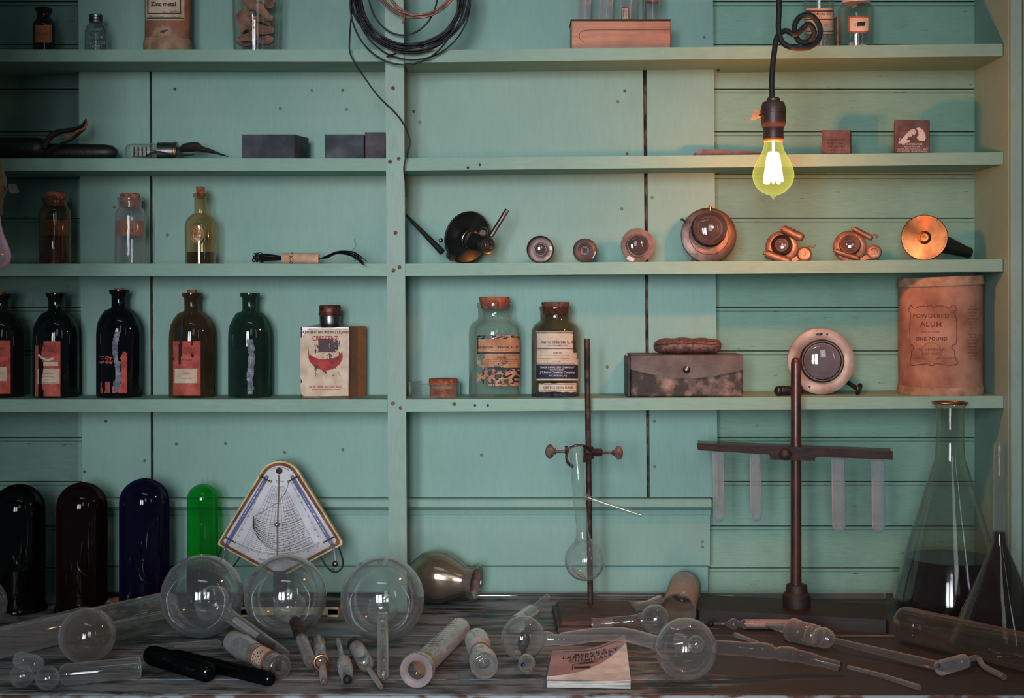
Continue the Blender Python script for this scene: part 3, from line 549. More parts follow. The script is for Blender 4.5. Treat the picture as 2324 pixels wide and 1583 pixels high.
d, cx = 2.150, 381; zb = shz(0, cx); t = thing('metal_can', 'tall brown fibre can with cream zinc metal label and torn patch', 'can', (P(cx, 0, d).x, d, zb))
mb = MB(); up(mb, cx, d, zb, [(0, -115), (50, -115), (51, -110), (51, 93)], seg=56, cap1=False); mb.build('body', MT['board'], t)
up(MB(), cx, d, zb, [(51, 91), (53.5, 92), (54.5, 100), (54.5, None), (0, None)], seg=56, cap0=False).build('bottom_rim', MT['boardlt'], t)
mb = MB(); cm = cmap(cx, d, 51*s(d)); mb.patch(cm, 331, 419, -60, 46, 26, 6, 0); 
for y in (40,): mb.line([(336+i*8, y) for i in range(10)], cm, 1.6, 1)
mb.line([(336, -50), (336, 31)], cm, 2.6, 1); mb.line([(409, -50), (409, 31)], cm, 2.6, 1); mb.line([(336+i*7.3, 31) for i in range(11)], cm, 2.6, 1); mb.patch(cm, 333, 418, 40, 43, 20, 1, 1, .0003)
mb.text('Zinc metal', cm, 371, 9, 13, 1, .03); mb.text('No. 307Hub', cm, 390, 28, 9, 1, 0, .4); mb.text('Baker & Adamson', cm, 355, 36.5, 4.6, 1); mb.text('New York.', cm, 402, 36.5, 5, 1)
mb.build('label', [MT['cream'], MT['ink']], t, smooth=0)
mb = MB(); mb.patch(cm, 342, 402, 55, 96, 24, 16, 0, .0003, keep=lambda u, v: ((u-372)/(26+5*noise.noise(V(u*.2, v*.2, 1))))**2+((v-76)/(17+6*noise.noise(V(u*.15, v*.15, 5))))**2 < 1)
mb.add([cm(a, b, .0008) for a, b in ((362, 76), (366, 70), (371, 69), (384, 66), (377, 71), (371, 75), (366, 73))], [(0, 1, 2, 3, 4, 5, 6)], 1)
mb.build('torn_patch', [MT['boardlt'], MT['black']], t, smooth=0, label='pale torn patch with black hole')

d, cx = 2.150, 581; zb = shz(0, cx); t = thing('specimen_jar', 'tapered clear glass jar filled with pinkish ore chunks on top shelf', 'jar', (P(cx, 0, d).x, d, zb))
mb = MB(); up(mb, cx, d, zb, [(56, -120), (54, 0), (51, 100), (50, None), (0, None)], seg=56, cap0=False); mb.build('jar', MT['jar'], t)
up(MB(), cx, d, zb, [(0, -134), (57, -134), (57, -116), (0, -116)]).build('lid', MT['steel'], t)
random.seed(3)
for k, (px, py, w, h, a) in enumerate([(568, 82, 34, 17, .2), (598, 66, 36, 18, -.3), (556, 38, 26, 20, .5), (596, 28, 40, 14, -.7), (575, 10, 36, 16, -.2), (560, 98, 30, 9, 0), (604, 92, 26, 12, .1), (590, 48, 38, 10, -.4), (612, 8, 18, 18, .3), (560, 62, 24, 16, .8)]):
    mb = MB(); n = 10; C = P(px, py, d+((k % 3)-1)*.009)
    pts = [(math.cos(2*PI*i/n)*(w/1.7)*1.3*random.uniform(.75, 1.1), math.sin(2*PI*i/n)*h/1.15*random.uniform(.7, 1.15)) for i in range(n)]
    q = [V((x*math.cos(a)-y*math.sin(a))*s(d), -.005, (x*math.sin(a)+y*math.cos(a))*s(d)) for x, y in pts]
    mb.prism([C+p for p in q], (0, .010, 0)); o = mb.build('ore_chunk', MT['chunk'], None, bevel=.0015); tag(o, 'pink ore chunk packed inside the tapered glass jar, one of ten', 'ore chunk', 'ore chunks in the jar')

# ---- wires hanging on the post
root = thing('wire_coil', 'large coil of black wire hanging over the post with one loose end', 'wire coil', P(932, -130, 2.09))
mb = MB(); random.seed(11)
for k in range(17):
    R = random.uniform(112, 131); ox, oy = 932+random.uniform(-5, 5), -2+random.uniform(-7, 6)-(131-R)*.3; dd = 2.086+random.uniform(-.006, .006); e = random.uniform(-.06, .06)
    mb.tube([P(ox+R*(1+e*.3)*math.cos(a), oy+R*(1-e)*math.sin(a), dd+.002*math.sin(3*a+k)) for a in [2*PI*i/64 for i in range(64)]], random.uniform(1.7, 2.3)*s(dd), 6, 0, True)
for cx_, cy_, rx, ry, dd in ((915, -22, 79, 102, 2.084), (917, 8, 122, 139, 2.082), (921, 0, 125, 100, 2.086)):
    mb.tube([P(cx_+rx*math.cos(a), cy_+ry*math.sin(a), dd) for a in [2*PI*i/64 for i in range(64)]], 2*s(dd), 6, 0, True)
mb.tube(spline([P(878, 129, 2.079), P(884, 126, 2.078), P(900, 121, 2.079)], 4), .0014, 6)
mb.build('strands', MT['wire'], root)
mb = MB(); mb.tube(spline([P(a, b, e) for a, b, e in ((806, -40, 2.086), (798, 30, 2.085), (794, 80, 2.083), (794, 118, 2.084), (805, 142, 2.085), (825, 172, 2.088), (850, 208, 2.09), (873, 233, 2.088), (897, 256, 2.088), (918, 285, 2.088), (930, 318, 2.088), (926, 345, 2.088), (918, 370, 2.088), (917, 390, 2.09), (920, 415, 2.095), (922, 446, 2.098))], 8), 1.8*s(2.09), 7)
mb.build('loose_end', MT['wire'], root)
root = thing('wire_coil', 'small coil of brown copper wire tied inside the black coil', 'wire coil', P(945, -90, 2.075))
mb = MB()
for cx_, cy_, rx, ry in ((945, -62, 96, 96), (945, -58, 99, 99), (955, -80, 92, 118), (952, -70, 86, 104)):
    mb.tube([P(cx_+rx*math.cos(a), cy_+ry*math.sin(a), 2.076+.001*math.sin(a*2+cx_)) for a in [2*PI*i/56 for i in range(56)]], 2.2*s(2.08), 6, 0, True)
mb.build('strands', MT['copperwire'], root)
mb = MB(); mb.torus(P(917, 42, 2.075), (1, .1, -.1), .005, .0012, 14); mb.tube([P(916, 47, 2.07), P(914, 52, 2.069)], .0013, 6); mb.build('wire_tie', MT['kraft'], root, label='tan twisted tie')
mb = MB(); mb.cyl(P(905, -134, 2.099), P(905, -134, 2.066), .003); tag(mb.build('nail', MT['rust'] if 0 else MT['iron'], None), 'iron nail in the post carrying the wire coils', 'nail')

# ---- wood block of tubes
d0 = 2.108; zb = shz(0, 1407); t = thing('test_tube_block', 'orange wood block holding four glass tubes on top shelf', 'tube holder', (P(1407, 0, 2.14).x, 2.14, zb))
xa, xb = P(1297, 0, d0).x, P(1522, 0, d0).x; zt = H-(47-HZ)*s(d0)
mb = MB(); mb.box(xa, xb, d0, d0+.058, zb, zt); fm = fmap(d0)
g = [(1522, 68), (1340, 68)]+[(1332-18*math.sin(a), 82-14*math.cos(a)) for a in [k*PI/8 for k in range(1, 8)]]
mb.line(g, fm, 1.3, 1, .0004); o = mb.build('block', [MT['orangewood'], MT['brown_ink']], t, bevel=.0012)
mb = MB(); mb.box(xa-.001, xb, d0-.0012, d0+.060, zt+.0001, zt+.0022); mb.build('top_edge', MT['darkwood'], t, label='dark top edge')
for cx, hw, tilt, lab, mt in ((1326, 15, 2, 'plain glass tube, leftmost in the orange wood block', 'milky'), (1374, 16, 5, 'plain tilted glass tube, second in the orange wood block', 'milky'), (1428, 19, 4, 'glass tube with small red-edged label in the orange wood block', 'dusty'), (1479, 19, 1, 'glass tube with pink contents, rightmost in the orange wood block', 'dusty')):
    dd = d0+.029; p0 = V(P(cx, 0, dd).x, dd, zt+.0026); p1 = p0+V(tilt*s(dd)*2, 0, 190*s(dd)); tt = thing('glass_tube', lab, 'test tube', p0, None)
    mb = MB(); mb.cyl(p0, p1, hw*s(dd), seg=32, cap1=False); mb.build('tube', MT[mt], tt)
    mb = MB(); mb.cyl(p1-V(0, 0, .012), p1+V(0, 0, .006), hw*s(dd)*.93, hw*s(dd)*1.05); mb.build('stopper', MT['cork'], tt)
    if cx == 1428:
        mb = MB(); cm = cmap(cx, dd, hw*s(dd)); mb.patch(cm, 1411, 1427, 15, 43, 8, 2, 1, .0004, edge=1); mb.patch(cm, 1413, 1425, 18, 43, 8, 2, 0, .0006); mb.text('Cerium', cm, 1417, 31, 6, 2, .01, rot=-PI/2, off=.0009); mb.text('chloride', cm, 1422, 31, 5, 2, .01, rot=-PI/2, off=.0009); mb.build('label', [MT['cream'], MT['redink'], MT['ink']], tt, smooth=0)
    if cx == 1479:
        mb = MB(); mb.cyl(V(p0.x, dd, H-(5-HZ)*s(dd)), V(p0.x, dd, H-(-60-HZ)*s(dd)), hw*s(dd)*.86, seg=24); mb.build('contents', MT['chunk'], tt, label='pink contents')

# ---- two reagent jars behind the lamp cord
d, cx = 2.165, 1859; zb = shz(0, cx); t = thing('reagent_bottle', 'clear bottle with cream chemical company label behind the lamp cord knot', 'bottle', (P(cx, 0, d).x, d, zb))
up(MB(), cx, d, zb, [(14, -90), (14, -50), (30, -25), (33, -10), (33, None), (0, None)], cap0=False).build('bottle', MT['jar'], t)
up(MB(), cx, d, zb, [(0, -105), (17, -105), (17, -90), (12, -89), (12, -75), (0, -75)]).build('stopper', MT['cork'], t)
up(MB(), cx, d, zb, [(0, 74), (30, 76), (30.5, 80), (30.5, None), (0, None)]).build('powder', MT['powder'], t)
mb = MB(); cm = cmap(cx, d, 33*s(d)); mb.patch(cm, 1829, 1889, 19, 77, 16, 5, 0)
for y, w in ((24, 3), (43, 2), (70, 2.4)): mb.patch(cm, 1829, 1889, y, y+w, 16, 1, 1, .0004)
mb.text('CHEMICAL CO.', cm, 1862, 31.5, 8, 1, .02, narrow=.95); mb.text('N.J.', cm, 1862, 39, 4.5, 1); mb.text('No. 1230', cm, 1866, 57, 5, 1, 0)
mb.build('label', [MT['paper'], MT['navy']], t, smooth=0)
mb = MB(); a, b = P(1895, 0, 2.19).x, P(1904, 0, 2.19).x; mb.box(a, b, 2.175, 2.205, zb, H-(40-HZ)*s(2.19)); mb.box(a-.0001, b+.0001, 2.1747, 2.2053, zb+.018, zb+.0192, 1); mb.box(a-.0001, b+.0001, 2.1747, 2.2053, zb+.032, zb+.0328, 1)
tag(mb.build('small_carton', [MT['papero'], MT['navy']], None, bevel=.0004), 'narrow yellow banded carton standing between two clear jars', 'carton')
d, cx = 2.150, 1943; zb = shz(0, cx); t = thing('specimen_jar', 'round clear jar with white lid and red-bordered label holding white lumps', 'jar', (P(cx, 0, d).x, d, zb))
up(MB(), cx, d, zb, [(30, 8), (31, 11), (36, 14), (38.5, 22), (38.5, 92), (36, None), (0, None)], cap0=False).build('jar', MT['jar'], t)
up(MB(), cx, d, zb, [(0, -22), (20, -22), (24, -14), (20, -8), (31, -6), (32, 2), (31, 8), (0, 8)]).build('lid', MT['porcelain'], t)
mb = MB(); cm = cmap(cx, d, 38.5*s(d))
def octo(u0, u1, v0, v1, k, mat, off): mb.add([cm(a, b, off) for a, b in ((u0+k, v0), ((u0+u1)/2, v0), (u1-k, v0), (u1, v0+k), (u1, v1-k), (u1-k, v1), ((u0+u1)/2, v1), (u0+k, v1), (u0, v1-k), (u0, v0+k))], [tuple(range(10))], mat)
mb.patch(cm, 1926, 1973, 37, 74, 12, 2, 1, .0003); mb.patch(cm, 1930, 1970, 40, 71, 12, 2, 0, .0006); mb.text('C.', cm, 1941, 56, 8, 2, .01, .3, off=.0009)
mb.patch(cm, 1946, 1963, 50, 60, 8, 3, 2, .0009, edge=2)
mb.build('label', [MT['cream'], MT['redlab'], MT['ink']], t, smooth=0)
random.seed(5); mb = MB()
for k in range(26):
    a = random.uniform(0, 2*PI); r = random.uniform(0, 27); hgt = random.uniform(4, 21)*(1-r/60)
    mb.ball(V(P(cx+r*math.cos(a), 0, d).x, d+r*math.sin(a)*s(d), zb+hgt*s(d)), random.uniform(4, 7)*s(d), 8, 0, random.uniform(.6, 1))
mb.build('lumps', MT['chunkw'], t, kind='stuff', label='white and pink lumps')

# ---- second shelf, left: blackened tubes, tube lamp, cartons
zb = shz(1, 150); d = 2.135
t = thing('charred_tube', 'sooty black rounded glass tube with upcurled leather strap, left end of second shelf', 'glass tube', P(60, 350, d))
r1 = 26*s(d); a0 = V(P(-60, 0, d).x, d, zb+r1); a1 = V(P(107, 0, d).x, d, zb+r1)
MB().lathe([(0, 0), (r1*.9, .002), (r1, .01), (r1, (a1-a0).length-.016), (r1*.93, (a1-a0).length-.007), (r1*.6, (a1-a0).length-.001), (0, (a1-a0).length)], axisM(a0, a1), 32).build('body', MT['rubber'], t)
r2 = 20*s(d); d2 = 2.150; b0 = V(P(92, 0, d2).x, d2, zb+r2); b1 = V(P(267, 0, d2).x, d2, zb+r2); L = (b1-b0).length
t2 = thing('charred_tube', 'black glass tube with rounded right end lying behind the strap on second shelf', 'glass tube', P(200, 350, d2))
MB().lathe([(0, 0), (r2*1.02, .004), (r2*1.05, .03), (r2*1.02, .06), (r2*.96, L-.02), (r2*.8, L-.008), (r2*.4, L-.001), (0, L)], axisM(b0, b1), 32).build('body', MT['rubber'], t2)
mb = MB(); mb.tube(spline([P(a, b, e) for a, b, e in ((100, 338, 2.117), (112, 312, 2.120), (132, 300, 2.125), (152, 296, 2.125), (172, 292, 2.125), (188, 284, 2.125), (196, 270, 2.126))], 6), [1.35*r*s(d) for r in [7, 8, 9, 10, 10, 10, 10, 11, 11, 11, 11, 10, 10, 9, 9, 9, 8, 8, 8, 8, 7, 7, 7, 7, 6.5, 6.5, 6, 6, 6, 6, 6, 5.5, 5, 5, 4, 3, 2]], 10, 0, flat=.5)
mb.tube(spline([P(a, b, e) for a, b, e in ((105, 345, 2.116), (140, 326, 2.113), (160, 318, 2.114), (178, 304, 2.118), (194, 290, 2.121))], 6), [6*s(d)]*25, 8, 0, flat=.5)
mb.tube(spline([P(a, b, e) for a, b, e in ((145, 307, 2.117), (160, 309, 2.115), (176, 298, 2.116), (192, 290, 2.118), (198, 276, 2.122))], 6), [2.6*s(d)]*25, 6, 1)
mb.build('leather_strap', [MT['leatherd'], MT['kraft']], t, label='cracked strap curling up with tan inside')

d = 2.140; t = thing('vacuum_tube', 'clear rounded glass tube in steel collar with twisted cloth lead, second shelf', 'vacuum tube', P(345, 350, d))
r1 = 19*s(d); z = zb+r1+.001; a0 = V(P(284, 0, d).x, d, z); L = (407-284)*s(d)
MB().lathe([(0, 0), (r1*.5, .0008), (r1*.85, .004), (r1, .010), (r1, 76*s(d))], axisM(a0, a0+V(1, 0, 0)), 36, 0, False, False).build('envelope', MT['clear'], t)
mb = MB(); X = lambda px: V(P(px, 0, d).x, d, z)
mb.cyl(X(360), X(403), r1*1.12, seg=36); mb.lathe([(r1*1.12, 0), (r1*1.2, .001), (r1*1.2, .003), (r1*1.12, .004)], axisM(X(396), X(405)), 36); mb.build('collar', MT['steel'], t)
mb = MB()
for k in range(5): mb.box(X(300).x+k*.006, X(300).x+k*.006+.0035, d-.006, d+.006, z-.007, z+.007)
mb.cyl(X(298), X(360), .0022); mb.build('electrode', MT['steel'], t)
mb = MB()
for k, (b, e) in enumerate(((336, 0), (351, -.004))): mb.cyl(V(X(403).x, d+e, H-(b-HZ)*s(d)), V(X(414).x, d+e, H-(b-HZ)*s(d)), .0018)
mb.tube(spline([P(a, b, e) for a, b, e in ((408, 342, d), (418, 336, d), (430, 334, d-.002), (445, 333, d), (458, 338, d), (475, 342, d), (495, 348, d), (518, 355, d))], 6), [q*s(d) for q in [8, 9, 11, 13, 14, 15, 15, 17, 18, 19, 19, 19, 20, 20, 20, 20, 20, 20, 20, 19, 18, 17, 15, 13, 12, 12, 11, 11, 10, 10, 9, 9, 8, 7, 6, 6, 5, 4, 4, 3, 3, 2, 2]], 12, 0, flat=.55)
mb.tube(spline([P(a, b, e) for a, b, e in ((330, 354, d-.016), (345, 347, d-.016), (362, 344, d-.0175), (385, 350, d-.0165), (410, 352, d-.012), (440, 350, d-.014))], 6), 2.2*s(d), 6)
mb.build('cloth_lead', MT['leatherd'], t)

def carton(x0, x1, yt, side, df, db, n, m, label, name='small_box', tilt=0):
    zb = shz(n, x0); mb = MB(); a, b = P(x0, 0, df).x, P(x1, 0, df).x; zt = H-(yt-HZ)*s(df); c_ = side*s(df)
    pts = [V(a, df, zb), V(b, df, zb), V(b+c_, db, zb), V(a+c_+tilt, db, zb)]
    mb.prism([V(p.x, p.y, zb) for p in reversed(pts)], (0, 0, zt-zb)); return mb, a, b, zb, zt
mb, *_ = carton(549, 668, 305, 22, 2.115, 2.165, 1, 0, ''); tag(mb.build('small_carton', MT['blackbox'], None, bevel=.0012), 'charcoal carton showing its right side, beside the twisted cloth lead', 'carton')
mb, *_ = carton(737, 826, 305, 0, 2.118, 2.170, 1, 0, ''); tag(mb.build('small_carton', MT['blackbox'], None, bevel=.0010), 'charcoal carton, lower of the two standing against the post', 'carton')
mb, *_ = carton(828, 874, 300, 6, 2.125, 2.172, 1, 0, ''); tag(mb.build('small_carton', solid('slate_brown_carton', c(80, 74, 76), c(60, 54, 56), .7, scale=30, bump=.15), None, bevel=.0010), 'brownish grey taller carton partly hidden by the post', 'carton')
# reddish case behind the bulb
zb = shz(1, 1660); mb = MB(); d = 2.135
L = [(1579, 353), (1579, 345), (1585, 340), (1600, 338), (1640, 339), (1700, 342), (1738, 346), (1746, 353)]
mb.prism([V(P(a, 0, d).x, d, max(zb, H-(b-HZ)*s(d)) if b < 353 else zb) for a, b in L], (0, .03, 0)); t = mb.build('spectacle_case', MT['redcase'], None, bevel=.0015)
tag(t, 'flat oxblood leather case lying on the shelf behind the lit bulb', 'case')
# two square boxes
mb, a, b, z0, z1 = carton(1865, 1931, 295, 15, 2.118, 2.155, 1, 0, ''); t = thing('small_box', 'small square brown box with worn lettering, right of the bulb', 'box', ((a+b)/2, 2.13, z0)); mb.build('box', MT['brownbox'], t, bevel=.0014)
mb = MB(); fm = fmap(2.118)
for y in (317, 325, 333, 341): mb.scrawl(fm, 1879, 1918, y, 5.5, 0, seed=y)
mb.build('lettering', MT['bronze'], t, smooth=0)
mb, a, b, z0, z1 = carton(2030, 2110, 272, 18, 2.118, 2.165, 1, 0, ''); t = thing('small_box', 'large square dark box printed with pale dog and gramophone horn', 'box', ((a+b)/2, 2.13, z0)); mb.build('box', MT['brownbox'], t, bevel=.0016)
mb = MB(); fm = fmap(2.118)
dog = [(2038, 325), (2044, 318), (2052, 309), (2060, 300), (2068, 294), (2075, 292), (2079, 299), (2076, 306), (2071, 305), (2068, 310), (2063, 310), (2057, 317), (2066, 318), (2064, 323), (2050, 326)]
horn = [(2079, 291), (2086, 289), (2094, 294), (2100, 304), (2101, 314), (2098, 320), (2086, 319), (2080, 312), (2085, 306), (2083, 297)]
mb.add([fm(p[0], p[1], .0004) for p in dog], [tuple(range(len(dog)))], 0); mb.add([fm(p[0], p[1], .0004) for p in horn], [tuple(range(len(horn)))], 0)
mb.line([(2042, 318), (2041, 314), (2044, 313)], fm, 1, 0)
for w, y, z_ in (("HIS MASTER'S VOICE", 327, 5), ('REG. U.S. PAT. OFF.', 332.5, 4.4)): mb.text(w, fm, 2070, y, z_, 0, .02)
for y in (338, 343): mb.scrawl(fm, 2036, 2106, y, 3.6, 0, seed=y)
mb.build('print', MT['whiteink'], t, smooth=0)

# ---- third shelf, left
def corkjar(cx, d, n, body, corkp, lab, gl, liquid, label, words):
    zb = shz(n, cx); t = thing('corked_jar', label, 'jar', (P(cx, 0, d).x, d, zb))
    up(MB(), cx, d, zb, body, cap0=False).build('jar', gl, t)
    up(MB(), cx, d, zb, corkp).build('cork', MT['cork'], t)
    if liquid: up(MB(), cx, d, zb, liquid[0]).build(liquid[2], liquid[1], t)
    hw = body[-2][0]; mb = MB(); cm = cmap(cx, d, hw*s(d)); mb.patch(cm, cx-hw*.985, cx+hw*.985, lab[0], lab[1], 22, 2, 0)
    for w, x, y, z in words: mb.text(w, cm, x, y, z, 1, .0, .4)
    mb.build('label', [MT['kraft'], MT['ink']], t, smooth=0); return t
corkjar(125, 2.150, 2, [(26, 447), (29.5, 447), (30, 450), (29, 454), (26.5, 456), (26.5, 466), (29, 470), (33, 476), (34.5, 486), (34.5, 594), (33, None), (0, None)],
        [(0, 434), (18, 434), (22.5, 437), (22.5, 447), (23, 455), (22.5, 468), (0, 468)], (499, 534), MT['jarbrown'], ([(0, 520), (32.5, 520), (32.5, None), (0, None)], MT['amberliq'], 'residue'),
        'brown-tinted corked jar with orange label reading Yellow', [('*4', 124, 510, 9), ('Yellow', 120, 522, 11)])
corkjar(295.5, 2.150, 2, [(25, 449), (28.5, 449), (29, 452), (28, 456), (25.5, 457), (25, 470), (29, 474), (33, 482), (34, 492), (34, 594), (33, None), (0, None)],
        [(0, 440), (18, 439), (22, 441), (22, 452), (23, 457), (22, 470), (0, 470)], (500, 535), glass('whitish_jar_glass', (.80, .82, .82, 1), (.35, .38, .38, 1), .34, (.52, .53, .55, 1), .05, 1), None,
        'whitish clear corked jar with orange label reading Blue', [('*5', 294, 510, 9), ('Blue', 291, 522, 11)])
cx, d = 455, 2.150; zb = shz(2, cx); t = thing('corked_bottle', 'narrow-necked amber-tinted bottle with oval label and dark dregs', 'bottle', (P(cx, 0, d).x, d, zb))
up(MB(), cx, d, zb, [(12.5, 439), (16.5, 440), (17.5, 443), (16, 446), (13.5, 449), (13.5, 484), (20, 487), (29, 495), (34, 505), (35, 515), (34, None), (0, None)], cap0=False).build('bottle', glass('olive_clear_glass', (.84, .74, .54, 1), (.38, .31, .18, 1), .16, (.56, .38, .20, 1), .03, 1), t)
up(MB(), cx, d, zb, [(0, 424), (10, 424), (9, 438), (9, 450), (0, 450)]).build('cork', MT['corkred'], t)
up(MB(), cx, d, zb, [(0, 572), (31, 572), (31, None), (0, None)]).build('dregs', MT['darkliq'], t)
mb = MB(); cm = cmap(cx, d, 34*s(d)); el = lambda rx, ry, n=28: [(447+rx*math.cos(2*PI*k/n), 531+ry*math.sin(2*PI*k/n)) for k in range(n)]
for rx, ry, mat, off in ((16, 20, 0, .0003), (11.5, 16, 1, .0005), (10, 14.5, 2, .0007)): mb.add([cm(a, b, off) for a, b in el(rx, ry)], [tuple(range(28))], mat)
[mb.scrawl(cm, a_, b_, y, 5, 1, .001, y) for a_, b_, y in ((442, 453, 522), (438, 456, 530), (441, 454, 538))]
mb.build('label', [MT['paper'], MT['brown_ink'], MT['paper']], t, smooth=0)
# wires in a paper sleeve
t = thing('wire_bundle', 'bundle of looped black wires held in a cream paper sleeve', 'wire bundle', P(680, 598, 2.125)); d = 2.130; zb = shz(2, 680); rp = 12*s(d)
mb = MB(); mb.cyl(V(P(640, 0, d).x, d, zb+rp+.0004), V(P(724, 0, d).x, d, zb+rp+.0004), rp, seg=28, cap0=False, cap1=False)
cmh = lambda px, py, o: V(P(px, 0, d).x, d-math.sqrt(max(0, rp*rp-min(rp*.95, abs((586-py)*s(d)))**2))-.0004, zb+rp+(586-py)*s(d)*.98)
mb.text('* K', cmh, 662, 579, 12, 1, .01, rot=-PI/2); mb.text('~0', cmh, 662, 592, 10, 1, .01, rot=-PI/2)
mb.build('paper_sleeve', [MT['paper'], MT['ink']], t); random.seed(9); mb = MB()
for k in range(26):
    y0 = random.uniform(-8, 8); e = random.uniform(-.006, .006); x0 = random.uniform(578, 600); zz_ = zb+.002+rp+y0*s(d)*.9
    mb.tube([V(P(x0, 0, d).x, d+e, zz_+random.uniform(-.001, .001)), V(P(610, 0, d).x, d+e, zz_), V(P(645, 0, d).x, d+e*.8, zz_*.5+(zb+rp)*.5)], .0006, 5)
    mb.torus(V(P(x0-2, 0, d).x, d+e, zz_), (random.uniform(-.5, .5), 1, 0), .0028, .0006, 12)
for k in range(34):
    a = random.uniform(-1, 1); e = random.uniform(-.006, .002); xe = random.uniform(800, 834); dr = (xe-800)*.9
    mb.tube(spline([V(P(718, 0, d).x, d, zb+rp+a*.002)]+[P(px, py, d+e*k_*.6-.004*k_) for px, py, k_ in ((740, 583+a*3, .5), (765, 573+a*3, 1), (790, 574+a*5, 1.6), (808, 580+a*7, 3), (xe, 584+dr*.5+a*7, 6.2))], 5), .00042, 4)
mb.tube(spline([P(790, 578, 2.12), P(800, 568, 2.12), P(808, 556, 2.12), (P(804, 543, 2.12))], 5), .0003, 4)
mb.build('wires', MT['wire'], t, kind='stuff')
# ---- third shelf, right: optical parts
def fl(mb, C, dr, lst, d, seg=48, mat=0, cap0=True, cap1=True):
    return mb.lathe([(r*s(d), h*s(d)) for r, h in lst], axisM(C, Vector(C)+Vector(dr)), seg, mat, cap0, cap1)
def onz(n, cx, d, r):                                  # centre of a disc of radius r px that stands on shelf n
    return V(P(cx, 0, d).x, d, shz(n, cx)+r*s(d))
# copying-lens head with black disc and handles
d = 2.145; C = P(1062, 540, d); t = thing('viewing_lens', 'black oval-looking disc carrying a nickel lens barrel and two metal rods', 'lens head', C)
nrm = V(.55, -.80, -.22).normalized(); rd = 60
C = V(C.x, d, shz(2, 1060)+rd*s(d)*.985)
fl(MB(), C-nrm*.004, nrm, [(0, 0), (57, 0), (60, 1.5), (60, 4), (58, 5), (56, 3.4), (0, 3.4)], d, 64).build('disc', [MT['blackmetal']], t)
mb = MB(); fl(mb, C, nrm, [(60.4, 0), (61.4, 1.5), (60.4, 3.2)], d, 64, 0, False, False); mb.build('disc_rim', MT['steel'], t, label='bright worn rim')
b0 = C+nrm*.001-V(0, 0, .002)
mb = MB(); fl(mb, b0, nrm, [(0, 0), (22, 0), (22, 7), (20.5, 8), (20.5, 15), (22, 16), (22, 20), (19, 21), (0, 21)], d, 44); mb.build('collar', MT['steel'], t)
mb = MB(); fl(mb, b0, nrm, [(0, 20), (18.5, 20), (19, 30), (18.5, 48), (16, 54), (16, 66), (0, 66)], d, 40); mb.build('barrel', MT['blackmetal'], t, label='black lacquered barrel')
mb = MB(); fl(mb, b0, nrm, [(0, 64), (18, 64), (19, 68), (19, 82), (17.5, 84), (14.5, 83), (11, 76), (0, 76)], d, 40); o = mb.build('eyepiece', MT['steel'], t)
mb = MB(); mb.ball(b0+nrm*76.5*s(d), 6*s(d), 16, 0, .5, nrm); mb.build('lens', MT['lens'], o)
mb = MB(); e0 = P(1114, 536, 2.105); mb.tube([e0, P(1151, 476, 2.112)], [.0036, .0036], 14); mb.build('short_rod', MT['steel'], t)
mb = MB(); mb.lathe([(0, 0), (10*s(d), 0), (10.5*s(d), 3*s(d)), (10*s(d), 14*s(d)), (8*s(d), 17*s(d)), (6*s(d), 14*s(d)), (0, 14*s(d))], axisM(P(1098, 525, 2.108), P(1096, 528, 2.098)), 28); mb.ball(P(1106, 541, 2.108), .0052, 16); mb.tube([P(1088, 542, 2.125), P(1108, 540, 2.107)], .004, 10); mb.build('lamp_holder', MT['steel'], t)
mb = MB(); mb.tube([P(921, 488, 2.150), P(960, 527, 2.140), P(1004, 572, 2.128)], [.0022, .0036, .0050], 16); mb.build('long_rod', MT['blackmetal'], t)
mb = MB(); mb.lathe([(0, 0), (6*s(d), 0), (9*s(d), 6*s(d)), (9.5*s(d), 18*s(d)), (8.5*s(d), 21*s(d)), (0, 19*s(d))], axisM(P(1018, 576, 2.124), P(1032, 589, 2.106)), 28); mb.tube([P(1012, 556, 2.13), P(1019, 577, 2.124)], .002, 8); mb.ball(P(1001, 545, 2.135), .0035, 14); mb.build('ocular', MT['steel'], t)

def small_lens(cx, d, R, dr, lst, mats, label, glassr, gh, name='lens_mount', extra=None):
    C = onz(2, cx, d, R); t = thing(name, label, 'lens', C); nv = Vector(dr).normalized()
    mb = MB(); fl(mb, C, nv, lst, d, 56); mb.build('mount', mats, t)
    if glassr: mb = MB(); mb.ball(C+nv*gh*s(d), glassr*s(d), 32, 0, .28, nv); mb.build('lens', MT['lens'], t)
    if extra: extra(t, C, nv, d)
    return t
def chip(px, py, w, h, rot, words=None):
    def f(t, C, nv, d):
        mb = MB(); yy = C.y+nv.y*7*s(d); o = P(px, py, yy)-V(0, .0006, 0)
        mf = plmap(o, V(math.cos(rot), 0, math.sin(rot)), V(-math.sin(rot), 0, math.cos(rot)), 0, 0, s(yy))
        mb.prism([mf(a, b, 0) for a, b in [(w/2-2+2*math.cos(k), h/2-2+2*math.sin(k)) for k in (0, .8, 1.57)]+[(-w/2+2-2*math.sin(k), h/2-2+2*math.cos(k)) for k in (0, .8, 1.57)]+[(-w/2+2-2*math.cos(k), -h/2+2-2*math.sin(k)) for k in (0, .8, 1.57)]+[(w/2-2+2*math.sin(k), -h/2+2-2*math.cos(k)) for k in (0, .8, 1.57)]], (0, -.0004, 0))
        if words: mb.text(words, lambda a, b, o_: mf(a, b, .0008), 0, 0, 5, 1)
        mb.build('tag_label', [MT['porcelain'], MT['ink']], t, smooth=0, label='small white paper tag')
    return f
small_lens(1226, 2.125, 31, (0, -1, -.05), [(0, 0), (29, 0), (31, 2), (31, 5), (29, 6.5), (26, 5.5), (15, 7), (14, 9), (12.5, 9), (12, 5), (0, 5)], MT['bronze'], 'round bronze lens cell with small clear centre, leftmost of the small lenses', 12, 5, extra=chip(1250, 563, 6, 9, .2))
